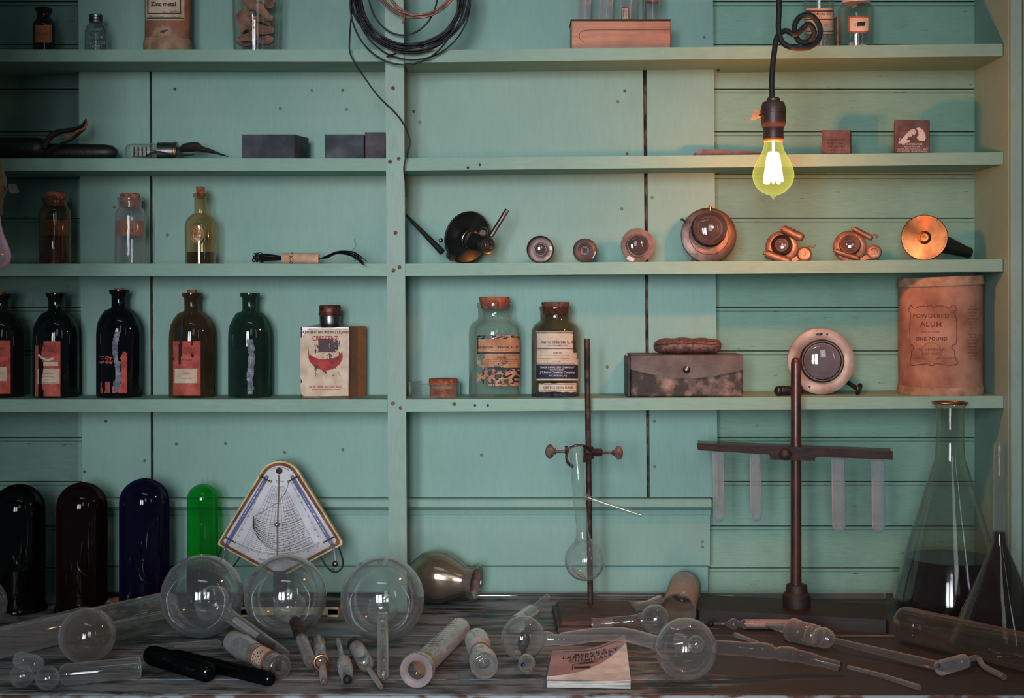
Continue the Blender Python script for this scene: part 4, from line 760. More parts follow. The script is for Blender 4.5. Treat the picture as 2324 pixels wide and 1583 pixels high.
small_lens(1327, 2.125, 27.5, (.06, -1, 0), [(0, 0), (25, 0), (27.5, 3), (27.5, 6), (25, 9), (18, 11), (11, 7), (10, 4), (0, 4)], MT['pinkgrey'], 'domed lens cell with square aperture and slanted white tag', 0, 0, extra=chip(1346, 577, 8, 17, -.35))
mb = MB(); Cq = onz(2, 1327, 2.125, 27.5); mb.prism([Cq+V(a*s(2.125), -4.4*s(2.125), b*s(2.125)) for a, b in ((-5, -6), (6, -5), (5, 6), (-6, 5))], (0, -.0006, 0)); o = mb.build('square_aperture', MT['black'], bpy.data.objects['lens_mount.001'] if 'lens_mount.001' in bpy.data.objects else None)
small_lens(1447, 2.135, 38.5, (.12, -1, .05), [(0, -10), (34, -10), (34, 0), (38.5, 0), (39, 2), (38.5, 4), (27, 4.5), (26.5, 9), (24, 9), (23.5, 5), (0, 5)], MT['pinkgrey'], 'flat pinkish flange lens with bulging grey glass, left of the largest lens', 23, 4, extra=chip(1431, 587, 17, 9, -.4))
def bigx(t, C, nv, d):
    mb = MB(); mb.tube([P(1556, 503, 2.12), P(1548, 497, 2.118), P(1544, 499, 2.118)], .0015, 8); mb.build('lever', MT['steel'], t)
    mb = MB(); fl(mb, C+V(4*s(d), 0, 62*s(d)), (0, 0, 1), [(4, -6), (4, 4), (2, 5), (2, 8), (0, 8)], d, 14); mb.build('catch', MT['copper'], t)
    mb = MB(); mb.cyl(C+V(-37*s(d), -.001, -57*s(d)), C+V(-37*s(d), -.006, -59*s(d)), .0028, seg=14); mb.build('screw', MT['brass'], t)
    for k in range(6):
        mb = MB(); a = 2*PI*k/6+.35; q = C+V(0, 0, -4*s(d))+V(58*math.cos(a), 0, 55*math.sin(a))*s(d)+nv*7*s(d); mb.ball(q, .0010, 8, 0, .5, nv); mb.build('rivet', MT['steel'], t)
def biglens():
    d = 2.140; C = onz(2, 1608, d, 60); nv = V(-.02, -1, .09).normalized(); t = thing('camera_lens', 'largest bronze lens with wide dark flange, on the third shelf left of the shutters', 'lens', C)
    fl(MB(), C, nv, [(0, -12), (52, -12), (54, 0), (62, 0), (63, 3), (62, 6), (58, 7), (45, 8), (44, 9)], d, 72).build('flange', MT['bronze'], t)
    C2 = C+V(0, 0, 13*s(d)); fl(MB(), C2, nv, [(0, 4), (40, 4), (40.5, 9), (37, 20), (38, 26), (38.5, 33), (36, 35), (32, 30), (30, 24), (0, 24)], d, 64).build('barrel', MT['pinkgrey'], t)
    mb = MB(); mb.ball(C2+nv*22*s(d), 31*s(d), 36, 0, .30, nv); mb.build('lens', MT['lens'], t); bigx(t, C, nv, d)
biglens()
def shutter(cx, d, label, kind):
    C = onz(2, cx, d, 31)+V(-8*s(d), 0, 0); nv = V(-.25, -1, .16).normalized(); t = thing('lens_shutter', label, 'lens', C)
    xz = nv.cross(V(0, 0, 1)).normalized()*-1; zz_ = xz.cross(nv).normalized()*-1
    if zz_.z < 0: zz_ = -zz_
    if xz.x < 0: xz = -xz
    Q = lambda a, b, h: C+xz*a*s(d)+zz_*b*s(d)+nv*h*s(d)
    fl(MB(), C, nv, [(0, 0), (36, 0), (37, 2), (37, 8), (35, 10), (30, 11), (29, 10), (0, 10)], d, 56).build('body', MT['shutter'], t)
    fl(MB(), Q(0, 3, 0), nv, [(0, 10), (24, 10), (24, 14), (22, 20), (22, 25), (20, 26), (17, 24), (14, 18), (0, 18)], d, 44).build('lens_ring', MT['shutter'] if kind else MT['bronze'], t)
    mb = MB(); mb.ball(Q(0, 3, 18), 16*s(d), 28, 0, .3, nv); mb.build('lens', MT['lens'], t)
    mb = MB(); pl = [(20, -30), (34, -22), (50, -12), (62, -6), (66, -14), (60, -24), (44, -30), (26, -34)] if True else []
    mb.prism([Q(a, b, 9) for a, b in pl], nv*.003); mb.build('side_plate', MT['shutter'], t, bevel=.0006)
    mb = MB()
    if kind: fl(mb, Q(53, -14, 8), nv, [(0, 0), (16, 0), (17, 3), (16, 9), (13, 11), (8, 11), (7, 8), (0, 8)], d, 32)
    else: fl(mb, Q(50, -18, 8), nv, [(0, 0), (17, 0), (17, 8), (15, 10), (13, 8), (4, 8), (3, 10), (0, 10)], d, 32)
    mb.build('speed_dial', MT['shutter'], t)
    def cylr(nm, a, b, r, h=14):
        A, Bq = Q(a[0], a[1], h), Q(b[0], b[1], h); L = (Bq-A).length; r *= s(d)
        MB().lathe([(0, -.001), (r*.45, 0), (r*.5, .003), (r*.95, .0035), (r, .005), (r, L-.004), (r*.8, L-.001), (r*.5, L), (0, L)], axisM(A, Bq), 22).build(nm, MT['shutter'], t)
    if kind: cylr('air_cylinder', (4, 42), (50, 16), 6.5); cylr('air_cylinder', (-36, -10), (22, -30), 6.5)
    else: cylr('air_cylinder', (-2, 42), (48, 18), 10); cylr('air_cylinder', (-40, -14), (20, -36), 9.5)
    mb = MB(); mb.tube(spline([Q(44, 20, 14), Q(56, 26, 15), Q(58, 18, 15), Q(62, 24, 15)] if kind else [Q(52, -4, 12), Q(62, 0, 12), Q(70, -2, 12), Q(74, 4, 12)], 5), .0011, 6); mb.build('trigger_lever', MT['shutter'], t)
shutter(1783, 2.128, 'small brass lens shutter with thick cylinders, nearer the glowing bulb', 0)
shutter(1937, 2.128, 'small brass lens shutter with thin cylinders, beside the shiny copper disc', 1)
d = 2.130; nv = V(-.30, -1, .05).normalized(); C = onz(2, 2098, d, 51.5); t = thing('lens_condenser', 'shiny spun copper disc on a black tapered tube, right end of third shelf', 'lens', C)
msp = solid('spun_copper', c(168, 100, 58), c(96, 54, 32), .40, 1, scale=14, bump=.03)
for n_ in msp.node_tree.nodes:
    if n_.type == 'BSDF_PRINCIPLED':
        n_.inputs['Anisotropic'].default_value = .9; tg = msp.node_tree.nodes.new('ShaderNodeTangent'); tg.direction_type = 'RADIAL'; tg.axis = 'Y'; msp.node_tree.links.new(tg.outputs[0], n_.inputs['Tangent'])
fl(MB(), C, nv, [(0, -3), (50, -3), (51.5, -1), (51.5, 2), (50, 3.5), (15, 3.5), (14, 6), (10, 7), (9, 5), (4, 5), (3.5, 0), (0, 0)], d, 72).build('disc', msp, t)
mb = MB(); 
for k in range(60):
    a = 2*PI*k/60; M_ = axisM(C, C+nv); q0 = M_ @ V(44*s(d)*math.cos(a), 44*s(d)*math.sin(a), 3.6*s(d)); q1 = M_ @ V(48*s(d)*math.cos(a), 48*s(d)*math.sin(a), 3.6*s(d)); mb.tube([q0, q1], .00022, 4)
mb.build('engraved_scale', MT['brown_ink'], t, kind='stuff')
mb = MB(); e = P(2198, 573, 2.180); ax = (e-(C-nv*.002)).normalized(); mb.tube([C+ax*.014-nv*.003, C+ax*.030, e-ax*.006, e], [.0160, .0150, .0085, .009], 28); mb.build('tapered_tube', MT['blackmetal'], t)

# ================================================================ lowest shelf
def bigbottle(cx, d, hw, rt, cork, gl, label, lip=22, neck=17, corkh=6, sh=1.0):
    zb = shz(3, cx); t = thing('tall_bottle', label, 'bottle', (P(cx, 0, d).x, d, zb)); y = rt
    b = [(neck-2, y), (lip, y), (lip+.5, y+4), (lip-1, y+9), (neck+1, y+11), (neck, y+14), (neck-.5, y+38), (neck+2, y+42), (neck+14, y+47), (hw*.78, y+58), (hw*.92, y+72), (hw*.985, y+88), (hw, y+105), (hw, 896), (hw*.96, None), (0, None)]
    up(MB(), cx, d, zb, b, cap0=False, seg=56).build('bottle', gl, t)
    if cork: up(MB(), cx, d, zb, [(0, y-corkh), (neck-6, y-corkh), (neck-7, y), (neck-6, y+14), (0, y+14)], 24).build('cork', MT[cork], t)
    return t, cmap(cx, d, hw*s(d))
def redlabel(t, cm, x0, x1, y0, y1, keep=None, words=True, band=True, mat=None, panel=None, off=.0003):
    mb = MB(); mb.patch(cm, x0, x1, y0, y1, 24, 40, 0, off, keep=keep)
    if panel: mb.patch(cm, *panel, 20, 14, 1, off+.0002, keep=keep)
    mid = (x0+x1)/2
    if words:
        for w, y, z in words: mb.text(w, cm, mid, y, z, 2, .0, .2, off=off+.0004, narrow=.85)
    mb.build('label', [mat or MT['redlab'], MT['cream'], MT['brown_ink']], t, smooth=0)
WD = [('CRESCENT', 785, 9), ('COLORING', 796, 9), ('FLUID', 807, 9), ('to keep in cooling', 846, 4.5), ('the bottle cool dry', 854, 4.5), ('place, shake before', 861, 4.5), ('use. KEEP WELL CORKED', 868, 4.2)]
zc = 2.158
t, cm = bigbottle(2, zc, 50, 666, 'kraft', glass('murky_green_bottle', (.06, .08, .06, 1), None, .3, (.05, .06, .05, 1), .03, .6), 'dark bottle cut off by left photo edge, with a dull red label')
redlabel(t, cm, -30, 24, 772, 893, words=[('BRAND', 790, 8), ('FLUID', 806, 8), ('2 to 4 fluid', 846, 5), ('ounces', 856, 5)], panel=(-26, 15, 832, 864))
t, cm = bigbottle(127, zc, 51, 664, 'kraft', MT['dkgreen'], 'black-green bottle with torn red label streaked by a black drip', corkh=1)
drip = lambda u, v: not (88 < u < 97+2*math.sin(v*.1) and v > 760+abs(u-94)*1.5 or (u < 100 and v < 784+noise.noise(V(u*.2, v*.2, 0))*8)) and v > 772+3*noise.noise(V(u*.4, 0, 2))
redlabel(t, cm, 80, 137, 774, 899, keep=drip, words=WD[:3]+WD[3:], panel=(86, 135, 836, 870))
mb = MB(); cm2 = cm; mb.patch(cm2, 90, 132, 821, 830, 14, 1, 0, .0009, keep=drip); mb.line([(88, 804), (96, 812), (108, 817), (122, 813)], cm2, 5, 0, .0009); mb.build('label_band', MT['cream'], t, smooth=0)
t, cm = bigbottle(270.5, zc, 50.5, 657, 'cork', MT['dkblue'], 'blue-black bottle with only red scraps of label left', corkh=3)
redlabel(t, cm, 226, 288, 790, 891, keep=lambda u, v: (276 < u < 287 and v > 795+abs(u-283)*1.5) or (v > 866 and noise.noise(V(u*.16, v*.02, 4)) > -.12 and u > 228) or (808 < v < 826 and noise.noise(V(u*.25, v*.3, 8)) > .12), words=[])
mb = MB(); mb.patch(cm, 254, 276, 752, 890, 14, 50, 0, .0008, keep=lambda u, v: abs(u-265+3*math.sin(v*.05)) < 6+4*noise.noise(V(u*.05, v*.06, 1))); mb.build('drip_streak', solid('dried_silvery_drip', c(112, 116, 128), c(60, 62, 74), .22, .6, scale=120, bump=1), t, label='silvery dried streak')
t, cm = bigbottle(435.5, zc, 51, 664, 'corkred', MT['olive'], 'olive-brown bottle with worn red label and protruding cork', corkh=7)
redlabel(t, cm, 393, 455, 774, 897, words=[('(CRESCENT)', 800, 8), ('Bronzing', 815, 8), ('Reducer', 846, 6), ('for best results', 858, 4.5)], panel=(397, 447, 836, 869), keep=lambda u, v: noise.noise(V(u*.07, v*.05, 6)) > -.62)
mb = MB(); mb.patch(cm, 406, 416, 722, 826, 6, 30, 0, .0008, keep=lambda u, v: abs(u-410-3*math.sin(v*.02)) < 4-(v-722)*.01); mb.build('drip_streak', MT['black'], t)
t, cm = bigbottle(567, zc, 48.5, 664, None, MT['midgreen'], 'dark green open bottle without label, beside the square bronzing bottle', corkh=0)
mb = MB(); mb.patch(cm, 558, 580, 770, 894, 12, 44, 0, .0006, keep=lambda u, v: abs(u-569+2*math.sin(v*.06)) < 7+4*noise.noise(V(u*.05, v*.05, 9))); mb.build('drip_streak', solid('dried_grey_drip', c(112, 116, 124), c(64, 68, 74), .25, .6, scale=120, bump=1), t, label='grey dried streak')
# square bronzing bottle
cx, d = 749, 2.130; zb = shz(3, cx); xa, xb, df, db_ = P(681, 0, 2.118).x, P(796, 0, 2.118).x, 2.118, 2.178; side = 27*s(2.118)
t = thing('square_bottle', 'rectangular glass bottle with cream label showing red crescent, rusty cap', 'bottle', ((xa+xb)/2, 2.148, zb)); zt = H-(742-HZ)*s(2.12)
mb = MB(); q = [V(xa, df, zb), V(xb, df, zb), V(xb+side, db_, zb), V(xa+side*.6, db_, zb)]
mb.prism([p for p in reversed(q)], (0, 0, zt-zb)); mb.build('bottle', glass('brown_square_glass', (.44, .32, .22, 1), (.2, .14, .09, 1), .7, (.40, .17, .09, 1), .08, .7), t, bevel=.003)
up(MB(), cx, 2.148, zb, [(0, 742), (50, 742), (36, 738), (25, 736), (23, 732), (24, 715), (0, 715)], 36).build('neck', MT['steel'], t)
up(MB(), cx, 2.148, zb, [(0, 692), (23, 692), (25, 695), (24, 709), (26, 710), (26, 713), (24, 714), (24, 717), (0, 717)], 36).build('cap', solid('rusty_tin_cap', c(128, 78, 60), c(50, 32, 28), .5, .5, scale=110, bump=.6), t)
fm = fmap(df); mb = MB(); lab = [(700, 745), (790, 745), (791, 898), (690, 899), (683, 893), (682, 870), (687, 866), (682, 858), (682, 768)]
mb.add([fm(a, b, .0006) for a, b in lab], [tuple(range(len(lab)))], 0)
mb.text('RESCENT BRONZING LIQUID', fm, 739, 753, 9, 1, .02, off=.001, narrow=.88); mb.text('CRESCENT', fm, 738, 767, 15, 2, .02, off=.001, narrow=.8)
cr = [(699+0, 779)]+[(739-40*math.cos(a), 803+37*math.sin(a)) for a in [k*PI/14 for k in range(1, 14)]]+[(777, 798)]+[(738+36*math.cos(a), 797+18*math.sin(a)) for a in [k*PI/14 for k in range(1, 14)]]+[(702, 808)]
mb.add([fm(a, b, .0009) for a, b in cr], [tuple(range(len(cr)))], 2)
mb.patch(fm, 714, 772, 766, 858, 40, 50, 3, .0013, keep=lambda u, v: noise.noise(V(u*.09, v*.11, 2))+.6*noise.noise(V(u*.4, v*.4, 2)) > (-.45 if 768 < v < 800 and abs(u-745) < 22 else .30)+abs(v-800)*.002)
mb.text('NEW YORK and CHICAGO', fm, 739, 877, 7, 2, .02, off=.001, narrow=.9); mb.line([(707, 883), (771, 883)], fm, 1.2, 2, .001)
mb.build('label', [MT['cream'], MT['ink'], MT['redink'], solid('soot_blotch', c(58, 44, 48), c(96, 70, 74), .7, scale=90, bump=0)], t, smooth=0)
# cork-brown pot inside a glass dish
cx, d = 986, 2.165; zb = shz(3, cx); mb = MB(); up(mb, cx, d, zb, [(59, 868), (58.5, 872), (58.5, None), (0, None)], 56, cap0=False); mb.torus(V(P(cx, 0, d).x, d, H-(868-HZ)*s(d)), (0, 0, 1), 59*s(d), .0006, 48)
tag(mb.build('glass_dish', MT['clear'], None), 'low clear glass dish surrounding the small round orange pot', 'dish')
cx2, d2 = 1006, 2.155; t = thing('lidded_pot', 'small round orange-brown pill pot standing inside the glass dish', 'pot', (P(cx2, 0, d2).x, d2, shz(3, cx2)+.0006)); zb2 = shz(3, cx2)+.0006
up(MB(), cx2, d2, zb2, [(0, 873), (31, 873), (31, None), (0, None)], 40).build('pot', MT['board'], t); up(MB(), cx2, d2, zb2, [(0, 859), (32, 859), (32.5, 861), (32.5, 874), (0, 874)], 40).build('lid', MT['corkred'], t)
mb = MB(); cm = cmap(cx2, d2, 31*s(d2)); mb.patch(cm, 982, 1030, 882, 899, 12, 1, 0, .0003); mb.scrawl(cm, 1008, 1022, 886, 5, 1, seed=3); mb.scrawl(cm, 988, 1001, 891, 5, 1, seed=4); mb.build('label', [MT['corkred'], MT['brown_ink']], t, smooth=0)
# aluminium chloride jar
cx, d = 1122, 2.158; zb = shz(3, cx); t = thing('chemical_jar', 'large clear jar with tattered orange Aluminum Chloride label and red cork', 'jar', (P(cx, 0, d).x, d, zb))
up(MB(), cx, d, zb, [(36, 686), (39, 687), (39.5, 692), (39, 698), (37, 701), (37, 722), (40, 726), (52, 734), (57, 744), (58, 756), (58, 894), (55, None), (0, None)], 60, cap0=False).build('jar', MT['jar'], t)
up(MB(), cx, d, zb, [(0, 674), (34, 674), (35, 676), (33, 687), (31, 700), (0, 700)], 40).build('cork', MT['corkred'], t)
mb = MB(); cm = cmap(cx, d, 58*s(d)); th = lambda u, v: (noise.noise(V(u*.09, v*.09, 1.5))+.5*noise.noise(V(u*.33, v*.3, 7))) > (-.9 if 768 < v < 800 else -.45 if v < 832 else -.12)-(u-1125)*.006
mb.patch(cm, 1082, 1179, 760, 876, 60, 74, 0, .0003, keep=lambda u, v: th(u, v) and (v > 768 or u > 1116))
mb.patch(cm, 1082, 1179, 761, 769, 50, 5, 1, .0006, keep=lambda u, v: noise.noise(V(u*.12, v*.3, 3)) > .05); mb.patch(cm, 1083, 1086, 764, 802, 2, 20, 1, .0006, keep=lambda u, v: noise.noise(V(u*.3, v*.2, 3)) > -.3)
mb.patch(cm, 1084, 1179, 799, 801.6, 40, 2, 1, .0006); mb.patch(cm, 1108, 1179, 834, 836, 30, 1, 1, .0006)
mb.patch(cm, 1092, 1179, 837, 870, 60, 24, 1, .0006, keep=lambda u, v: th(u, v) and noise.noise(V(u*.13, v*.12, 13)) > .08)
mb.text('Aluminum  Chloride, C. P.', cm, 1130, 787, 8.6, 1, .02, off=.0009); mb.text('Powdered  M.W. 241.45', cm, 1135, 794, 4, 1, 0, off=.0009); mb.text('ANALYSIS', cm, 1138, 811, 5, 1, .01, off=.0009); mb.text('LOT NO.', cm, 1135, 828, 4.5, 1, .01, off=.0009)
for y in (816, 820, 824): mb.line([(1104+i*7, y) for i in range(11)], cm, .5, 1, .0009)
mb.build('label', [MT['papero'], MT['navy']], t, smooth=0)
# ferric chloride jar
cx, d = 1260.5, 2.158; zb = shz(3, cx); t = thing('chemical_jar', 'brown-stained jar with cream and navy Ferric Chloride label', 'jar', (P(cx, 0, d).x, d, zb))
up(MB(), cx, d, zb, [(33, 694), (36, 695), (37, 699), (36, 703), (34.5, 705), (34.5, 726), (37, 729), (48, 737), (53, 747), (54.5, 758), (54.5, 894), (52, None), (0, None)], 60, cap0=False).build('jar', MT['jarbrown'], t)
up(MB(), cx, d, zb, [(0, 685), (31, 685), (32, 688), (30, 694), (29, 712), (0, 712)], 40).build('cork', solid('dark_red_cork', c(130, 78, 62), c(70, 40, 34), .85, scale=160, bump=.6), t)
mb = MB(); cm = cmap(cx, d, 54.5*s(d)); kp = lambda u, v: u < 1300+5*noise.noise(V(0, v*.22, 2))+(8 if v > 800 else 0) or v > 815
mb.patch(cm, 1216, 1312, 752, 863, 60, 60, 0, .0003, keep=kp); mb.patch(cm, 1217, 1311, 827, 859, 30, 8, 1, .0006)
for y, w in ((753.5, 2.6), (790, 1.4), (793, .8), (825, 1)): mb.patch(cm, 1217, 1303, y, y+w, 24, 1, 1, .0006, keep=lambda u, v: u < 1302)
for u in (1217, ): mb.patch(cm, u, u+1.6, 754, 862, 1, 12, 1, .0006)
mb.text('Ferric Chloride C. P.', cm, 1266, 775.5, 8.6, 1, .02, off=.0009); mb.text('FeCl3.6H2O  M.W. 270.32', cm, 1266, 783.5, 4, 1, off=.0009); mb.text('ANALYSIS', cm, 1266, 800, 4.6, 1, .01, off=.0009); mb.text('LOT NO.', cm, 1264, 819.5, 4.8, 1, .01, off=.0009)
for y in (806, 813): mb.line([(1222+i*7, y) for i in range(11)], cm, .5, 1, .0009)
mb.text('"BAKER\'S ANALYZED CHEMICALS"', cm, 1264, 833, 5.6, 2, .02, .3, off=.0011, narrow=.9); mb.text('MANUFACTURED BY', cm, 1264, 838.5, 3.4, 2, .01, off=.0011); mb.text('J.T.Baker Chemical Company', cm, 1265, 844, 7, 2, .02, off=.0011, narrow=.92); mb.text('PHILLIPSBURG, N.J.', cm, 1266, 852, 5, 2, .01, off=.0011)
mb.patch(cm, 1223, 1308, 869, 889, 26, 2, 0, .0003, edge=1.5); mb.line([(1225+i*8, 872) for i in range(11)], cm, .7, 1, .0006); mb.line([(1225+i*8, 886) for i in range(11)], cm, .7, 1, .0006); mb.text('KEEP IN A COOL PLACE', cm, 1266, 879, 6.2, 1, .02, off=.0009)
mb.patch(cm, 1209, 1312, 892, 901, 30, 6, 1, .0006, keep=lambda u, v: noise.noise(V(u*.12, v*.2, 3)) > -.1)
mb.build('label', [MT['cream'], MT['navy'], MT['whiteink']], t, smooth=0)
# leather case and pouch
zb = shz(3, 1555); xa, xb, df = P(1432, 0, 2.115).x, P(1686, 0, 2.115).x, 2.115; zt = H-(808-HZ)*s(df)
t = thing('leather_case', 'boxy worn leather case with curved flap and round snap, lowest shelf', 'leather case', ((xa+xb)/2, 2.15, zb))
mb = MB(); mb.box(xa, xb, df, 2.185, zb, zt); mb.build('body', MT['leatherw'], t, bevel=.003)
fl_ = [(1431, 806), (1686, 806), (1686, 838)]+[(1686-255*k/16, 838+20*math.sin(PI*k/16)) for k in range(1, 16)]+[(1431, 838)]
mb = MB(); mb.prism([P(a, b, df)-V(0, .0028, 0) for a, b in fl_], (0, .0022, 0)); mb.box(xa-.0005, xb+.0005, df-.0028, 2.186, zt+.0002, zt+.0022); mb.build('flap', MT['leather'], t, bevel=.0008)
mb = MB(); mb.lathe([(.0058, 0), (.0056, .0006), (.0052, .0008), (.0040, .0020), (.002, .0028), (0, .003)], axisM(P(1558, 838, df-.0028), P(1558, 838, 2.0)), 28); mb.build('snap', MT['steel'], t, label='round nickel snap')
mb = MB(); mb.box(xa-.0052, xa-.0004, df+.003, 2.183, zb, zt-.001); mb.build('gusset', MT['leatherd'], t, bevel=.0015, label='dark left edge gusset')
zp = zt+.0026; d = 2.145; Cp = V(P(1560, 0, d).x, d, zp); t = thing('leather_pouch', 'soft pebbled reddish leather pouch lying on top of the leather case', 'pouch', Cp)
mb = MB(); n1, n2 = 30, 20; w, h, dp = 77*s(d), 36*s(d), .026; vs = []; fs = []
for i in range(n1+1):
    u = -1+2*i/n1; ww = (1-abs(u)**7)**.5 if abs(u) < 1 else 0; top = (1-.30*max(0, -u-.2)**1.2)*(1-.08*u)
    for j in range(n2):
        a = 2*PI*j/n2; ca, sa = math.cos(a), math.sin(a); sq = lambda q, p_: math.copysign(abs(q)**p_, q)
        y = sq(ca, .8)*dp*ww; z = h/2+sq(sa, .75)*h/2*(.25+.75*ww)*(top if sa > 0 else 1); z += .0008*math.sin(u*11+a*2)
        vs.append(Cp+V(u*w, y, max(.0, z)))
for i in range(n1):
    for j in range(n2): fs.append((i*n2+j, i*n2+(j+1) % n2, (i+1)*n2+(j+1) % n2, (i+1)*n2+j))
fs += [tuple(reversed(range(n2))), tuple(range(n1*n2, (n1+1)*n2))]; mb.add(vs, fs); mb.build('pouch_body', MT['pouch'], t, smooth=70)
mb = MB(); mb.tube(spline([Cp+V(u*w, -dp*(.97 if abs(u) < .9 else .6), h*(.62+.06*math.cos(u*2))+.0006*math.sin(9*u)) for u in [-.97, -.8, -.5, -.2, .1, .4, .7, .9, .98]], 4), .0007, 6); mb.build('seam', MT['leatherd'], t)
# projection lens with wide ring
d = 2.150; R = 75; C = V(P(1863, 0, d).x, d, shz(3, 1863)+R*s(d)-.0012); nv = V(-.10, -1, .04).normalized(); t = thing('projection_lens', 'large lens with wide pale brass ring reflecting a window, lowest shelf', 'lens', C)
C = C+V(0, 0, .0014)
fl(MB(), C, nv, [(48, -2), (74, -2), (75, 0), (74.5, 3.5), (70, 5), (50, 5.5), (48, 4)], d, 80, 0, False, False).build('ring', solid('pale_worn_brass', c(176, 156, 142), c(126, 104, 92), .5, .4, scale=22, bump=.15), t)
C2 = C+V(2*s(d), 0, 1*s(d)); mb = MB(); fl(mb, C2, nv, [(0, -30), (44, -30), (49, -2), (49, 9), (46, 13), (43, 13), (41, 9), (0, 9)], d, 64); mb.build('barrel', MT['bronze'], t)
mb = MB(); mb.ball(C2+nv*9*s(d), 40*s(d), 44, 0, .24, nv); mb.build('lens', MT['lensbig'], t)
M_ = axisM(C, C+nv)
for a, r_ in ((-2.0, .0016), (-.1, .0016), (1.35, .0015)):
    mb = MB(); dirv = V(math.cos(a), 0, math.sin(a)); q = C+dirv*63*s(d)+nv*5.2*s(d); mb.ball(q, r_, 12, 0, .3, nv); mb.build('screw', MT['blackmetal'], t)
for a in (1.57, -.42):
    mb = MB()
    for k in range(7):
        q = C+V(math.cos(a+k*.03), 0, math.sin(a+k*.03))*62*s(d)+nv*5.1*s(d); mb.ball(q, .0022 if k < 3 else .0014, 10, 0, .3, nv)
    mb.build('bayonet_slot', MT['blackmetal'], t)
mb = MB(); a0 = P(1925, 868, 2.155); a1 = P(1946, 882, 2.140); mb.tube([a0, a1], .0035, 16); mb.lathe([(0, 0), (.0088, 0), (.0095, .0012), (.0095, .003), (.0088, .0042), (0, .0042)], axisM(a1, a1+V(.75, -.45, -.25)), 28); mb.build('focus_knob', MT['blackmetal'], t)
mb = MB(); mb.tube([P(1822, 884, 2.155), P(1806, 872, 2.150)], .006, 16); mb.build('lower_bracket', MT['leatherd'], t)
z = shz(3, 1775)+.0075; mb = MB(); a0 = V(P(1757, 0, 2.130).x, 2.125, z); mb.lathe([(0, 0), (.004, .0008), (.0066, .003), (.0074, .006), (.0074, .008), (.0066, .009), (.0074, .010), (.0070, .042), (0, .042)], axisM(a0, a0+V(1, .32, 0)), 28)
tag(mb.build('ebony_handle', MT['blackmetal'], None), 'short black knob-ended handle lying behind the red stand rod', 'handle')
# powdered alum can
cx, d = 2134, 2.165; zb = shz(3, cx); t = thing('fibre_can', 'big round orange-brown Powdered Alum can at the right end', 'can', (P(cx, 0, d).x, d, zb)); rb = 92.5
up(MB(), cx, d, zb, [(0, 645), (rb-1, 645), (rb, 650), (rb-.5, 700), (rb, 780), (rb-.5, 860), (rb, 875), (0, 875)], 72).build('body', MT['board'], t)
mb = MB(); up(mb, cx, d, zb, [(0, 627), (rb+1, 628), (rb+2, 632), (rb+3.5, 648), (rb, 648)], 72)
for v in mb.v: v.z += .0025*math.sin((v.x-P(cx, 0, d).x)*18)
mb.build('lid', MT['boardlt'], t); up(MB(), cx, d, zb, [(rb, 873), (rb+2, 874), (rb+2.5, 878), (rb+1, 895), (rb-1, None), (0, None)], 72, cap0=False).build('bottom_rim', MT['boardlt'], t)
mb = MB(); cm = cmap(cx, d, rb*s(d)); q = [(2065, 691), (2069, 697), (2078, 699), (2086, 695), (2098, 694), (2103, 697), (2107, 692), (2114, 693), (2118, 697), (2126, 694), (2140, 694), (2155, 699), (2159, 694), (2163, 691), (2169, 697), (2170, 704), (2163, 706), (2170, 722), (2171, 745), (2171, 770), (2168, 782), (2163, 781), (2160, 790), (2166, 795), (2167, 810), (2173, 822), (2168, 827), (2150, 828), (2130, 825), (2120, 825), (2119, 829), (2111, 829), (2108, 825), (2085, 827), (2066, 829), (2063, 822), (2066, 805), (2066, 796), (2072, 790), (2069, 782), (2063, 782), (2062, 760), (2062, 735), (2064, 712), (2060, 706), (2060, 698), (2065, 691)]
mb.line([tuple(p_)[:2] for p_ in spline([V(a, b, 0) for a, b in q], 3)], cm, 1.5, 0)
for w, x, y, z_, b in (('POWDERED', 2112, 716, 14, .01), ('ALUM', 2113, 735, 17, .01), ('PHOTO PURE', 2112, 753, 6, 0), ('ONE POUND', 2114, 768, 11, .03), ('G. GENNERT.', 2115, 792, 9, 0), ('NEW YORK', 2113, 802, 7, 0), ('CHICAGO', 2083, 812, 5.5, 0), ('SAN FRANCISCO', 2147, 812, 5.5, 0)): mb.text(w, cm, x, y, z_, 0, b, space=1.15)
ci = [(2114+22*math.cos(2*PI*k/36), 799+22*math.sin(2*PI*k/36)) for k in range(37)]; mb.line(ci, cm, .7, 0)
for k in range(18): mb.text('DIRECTIONS FOR USE'[:(8+(k*5) % 7)], cm, 2207, 695+k*7, 4, 0, 0, narrow=.8)
mb.build('print', MT['brown_ink'], t, smooth=0)
# ================================================================ THE BENCH: standing glassware at the back
def belltube(cx, d, hw, top, m, label, dark=None, tip=0, base=None):
    zb = .0006; zt = H-(top-HZ)*s(d); t = thing('glass_dome', label, 'glass tube', (P(cx, 0, d).x, d, zb)); r = hw*s(d)
    pr = [(r*math.sin(a), zt-r*.97+r*.97*math.cos(a)) for a in [k*PI/24 for k in range(0, 13)]]
    pr[0] = (0, zt); lo = zb+.008 if base is None else base
    MB().lathe(pr+[(r, lo)], at(cx, d), 56, 0, cap0=False, cap1=False).build('dome', m, t)
    if base is None: MB().lathe([(r, zb+.0085), (r*1.06, zb+.006), (r*1.09, zb+.003), (r*1.08, zb), (0, zb)], at(cx, d), 56, 0, cap0=False).build('flange', m, t)
    else: MB().lathe([(0, base), (r*1.01, base), (r*1.02, base-.004), (r*1.02, zb), (0, zb)], at(cx, d), 48).build('foot', MT['tubeblack'], t, label='dark lower collar')
    if tip: MB().lathe([(r*.12, zt-.001), (r*.10, zt+.003), (r*.03, zt+.008), (0, zt+.0095)], at(cx, d), 16, cap0=False).build('tip', MT['clear'], t)
    return t
belltube(42, 2.112, 58, 1098, MT['tubeblack'], 'wide black round-topped glass tube, leftmost of the coloured row')
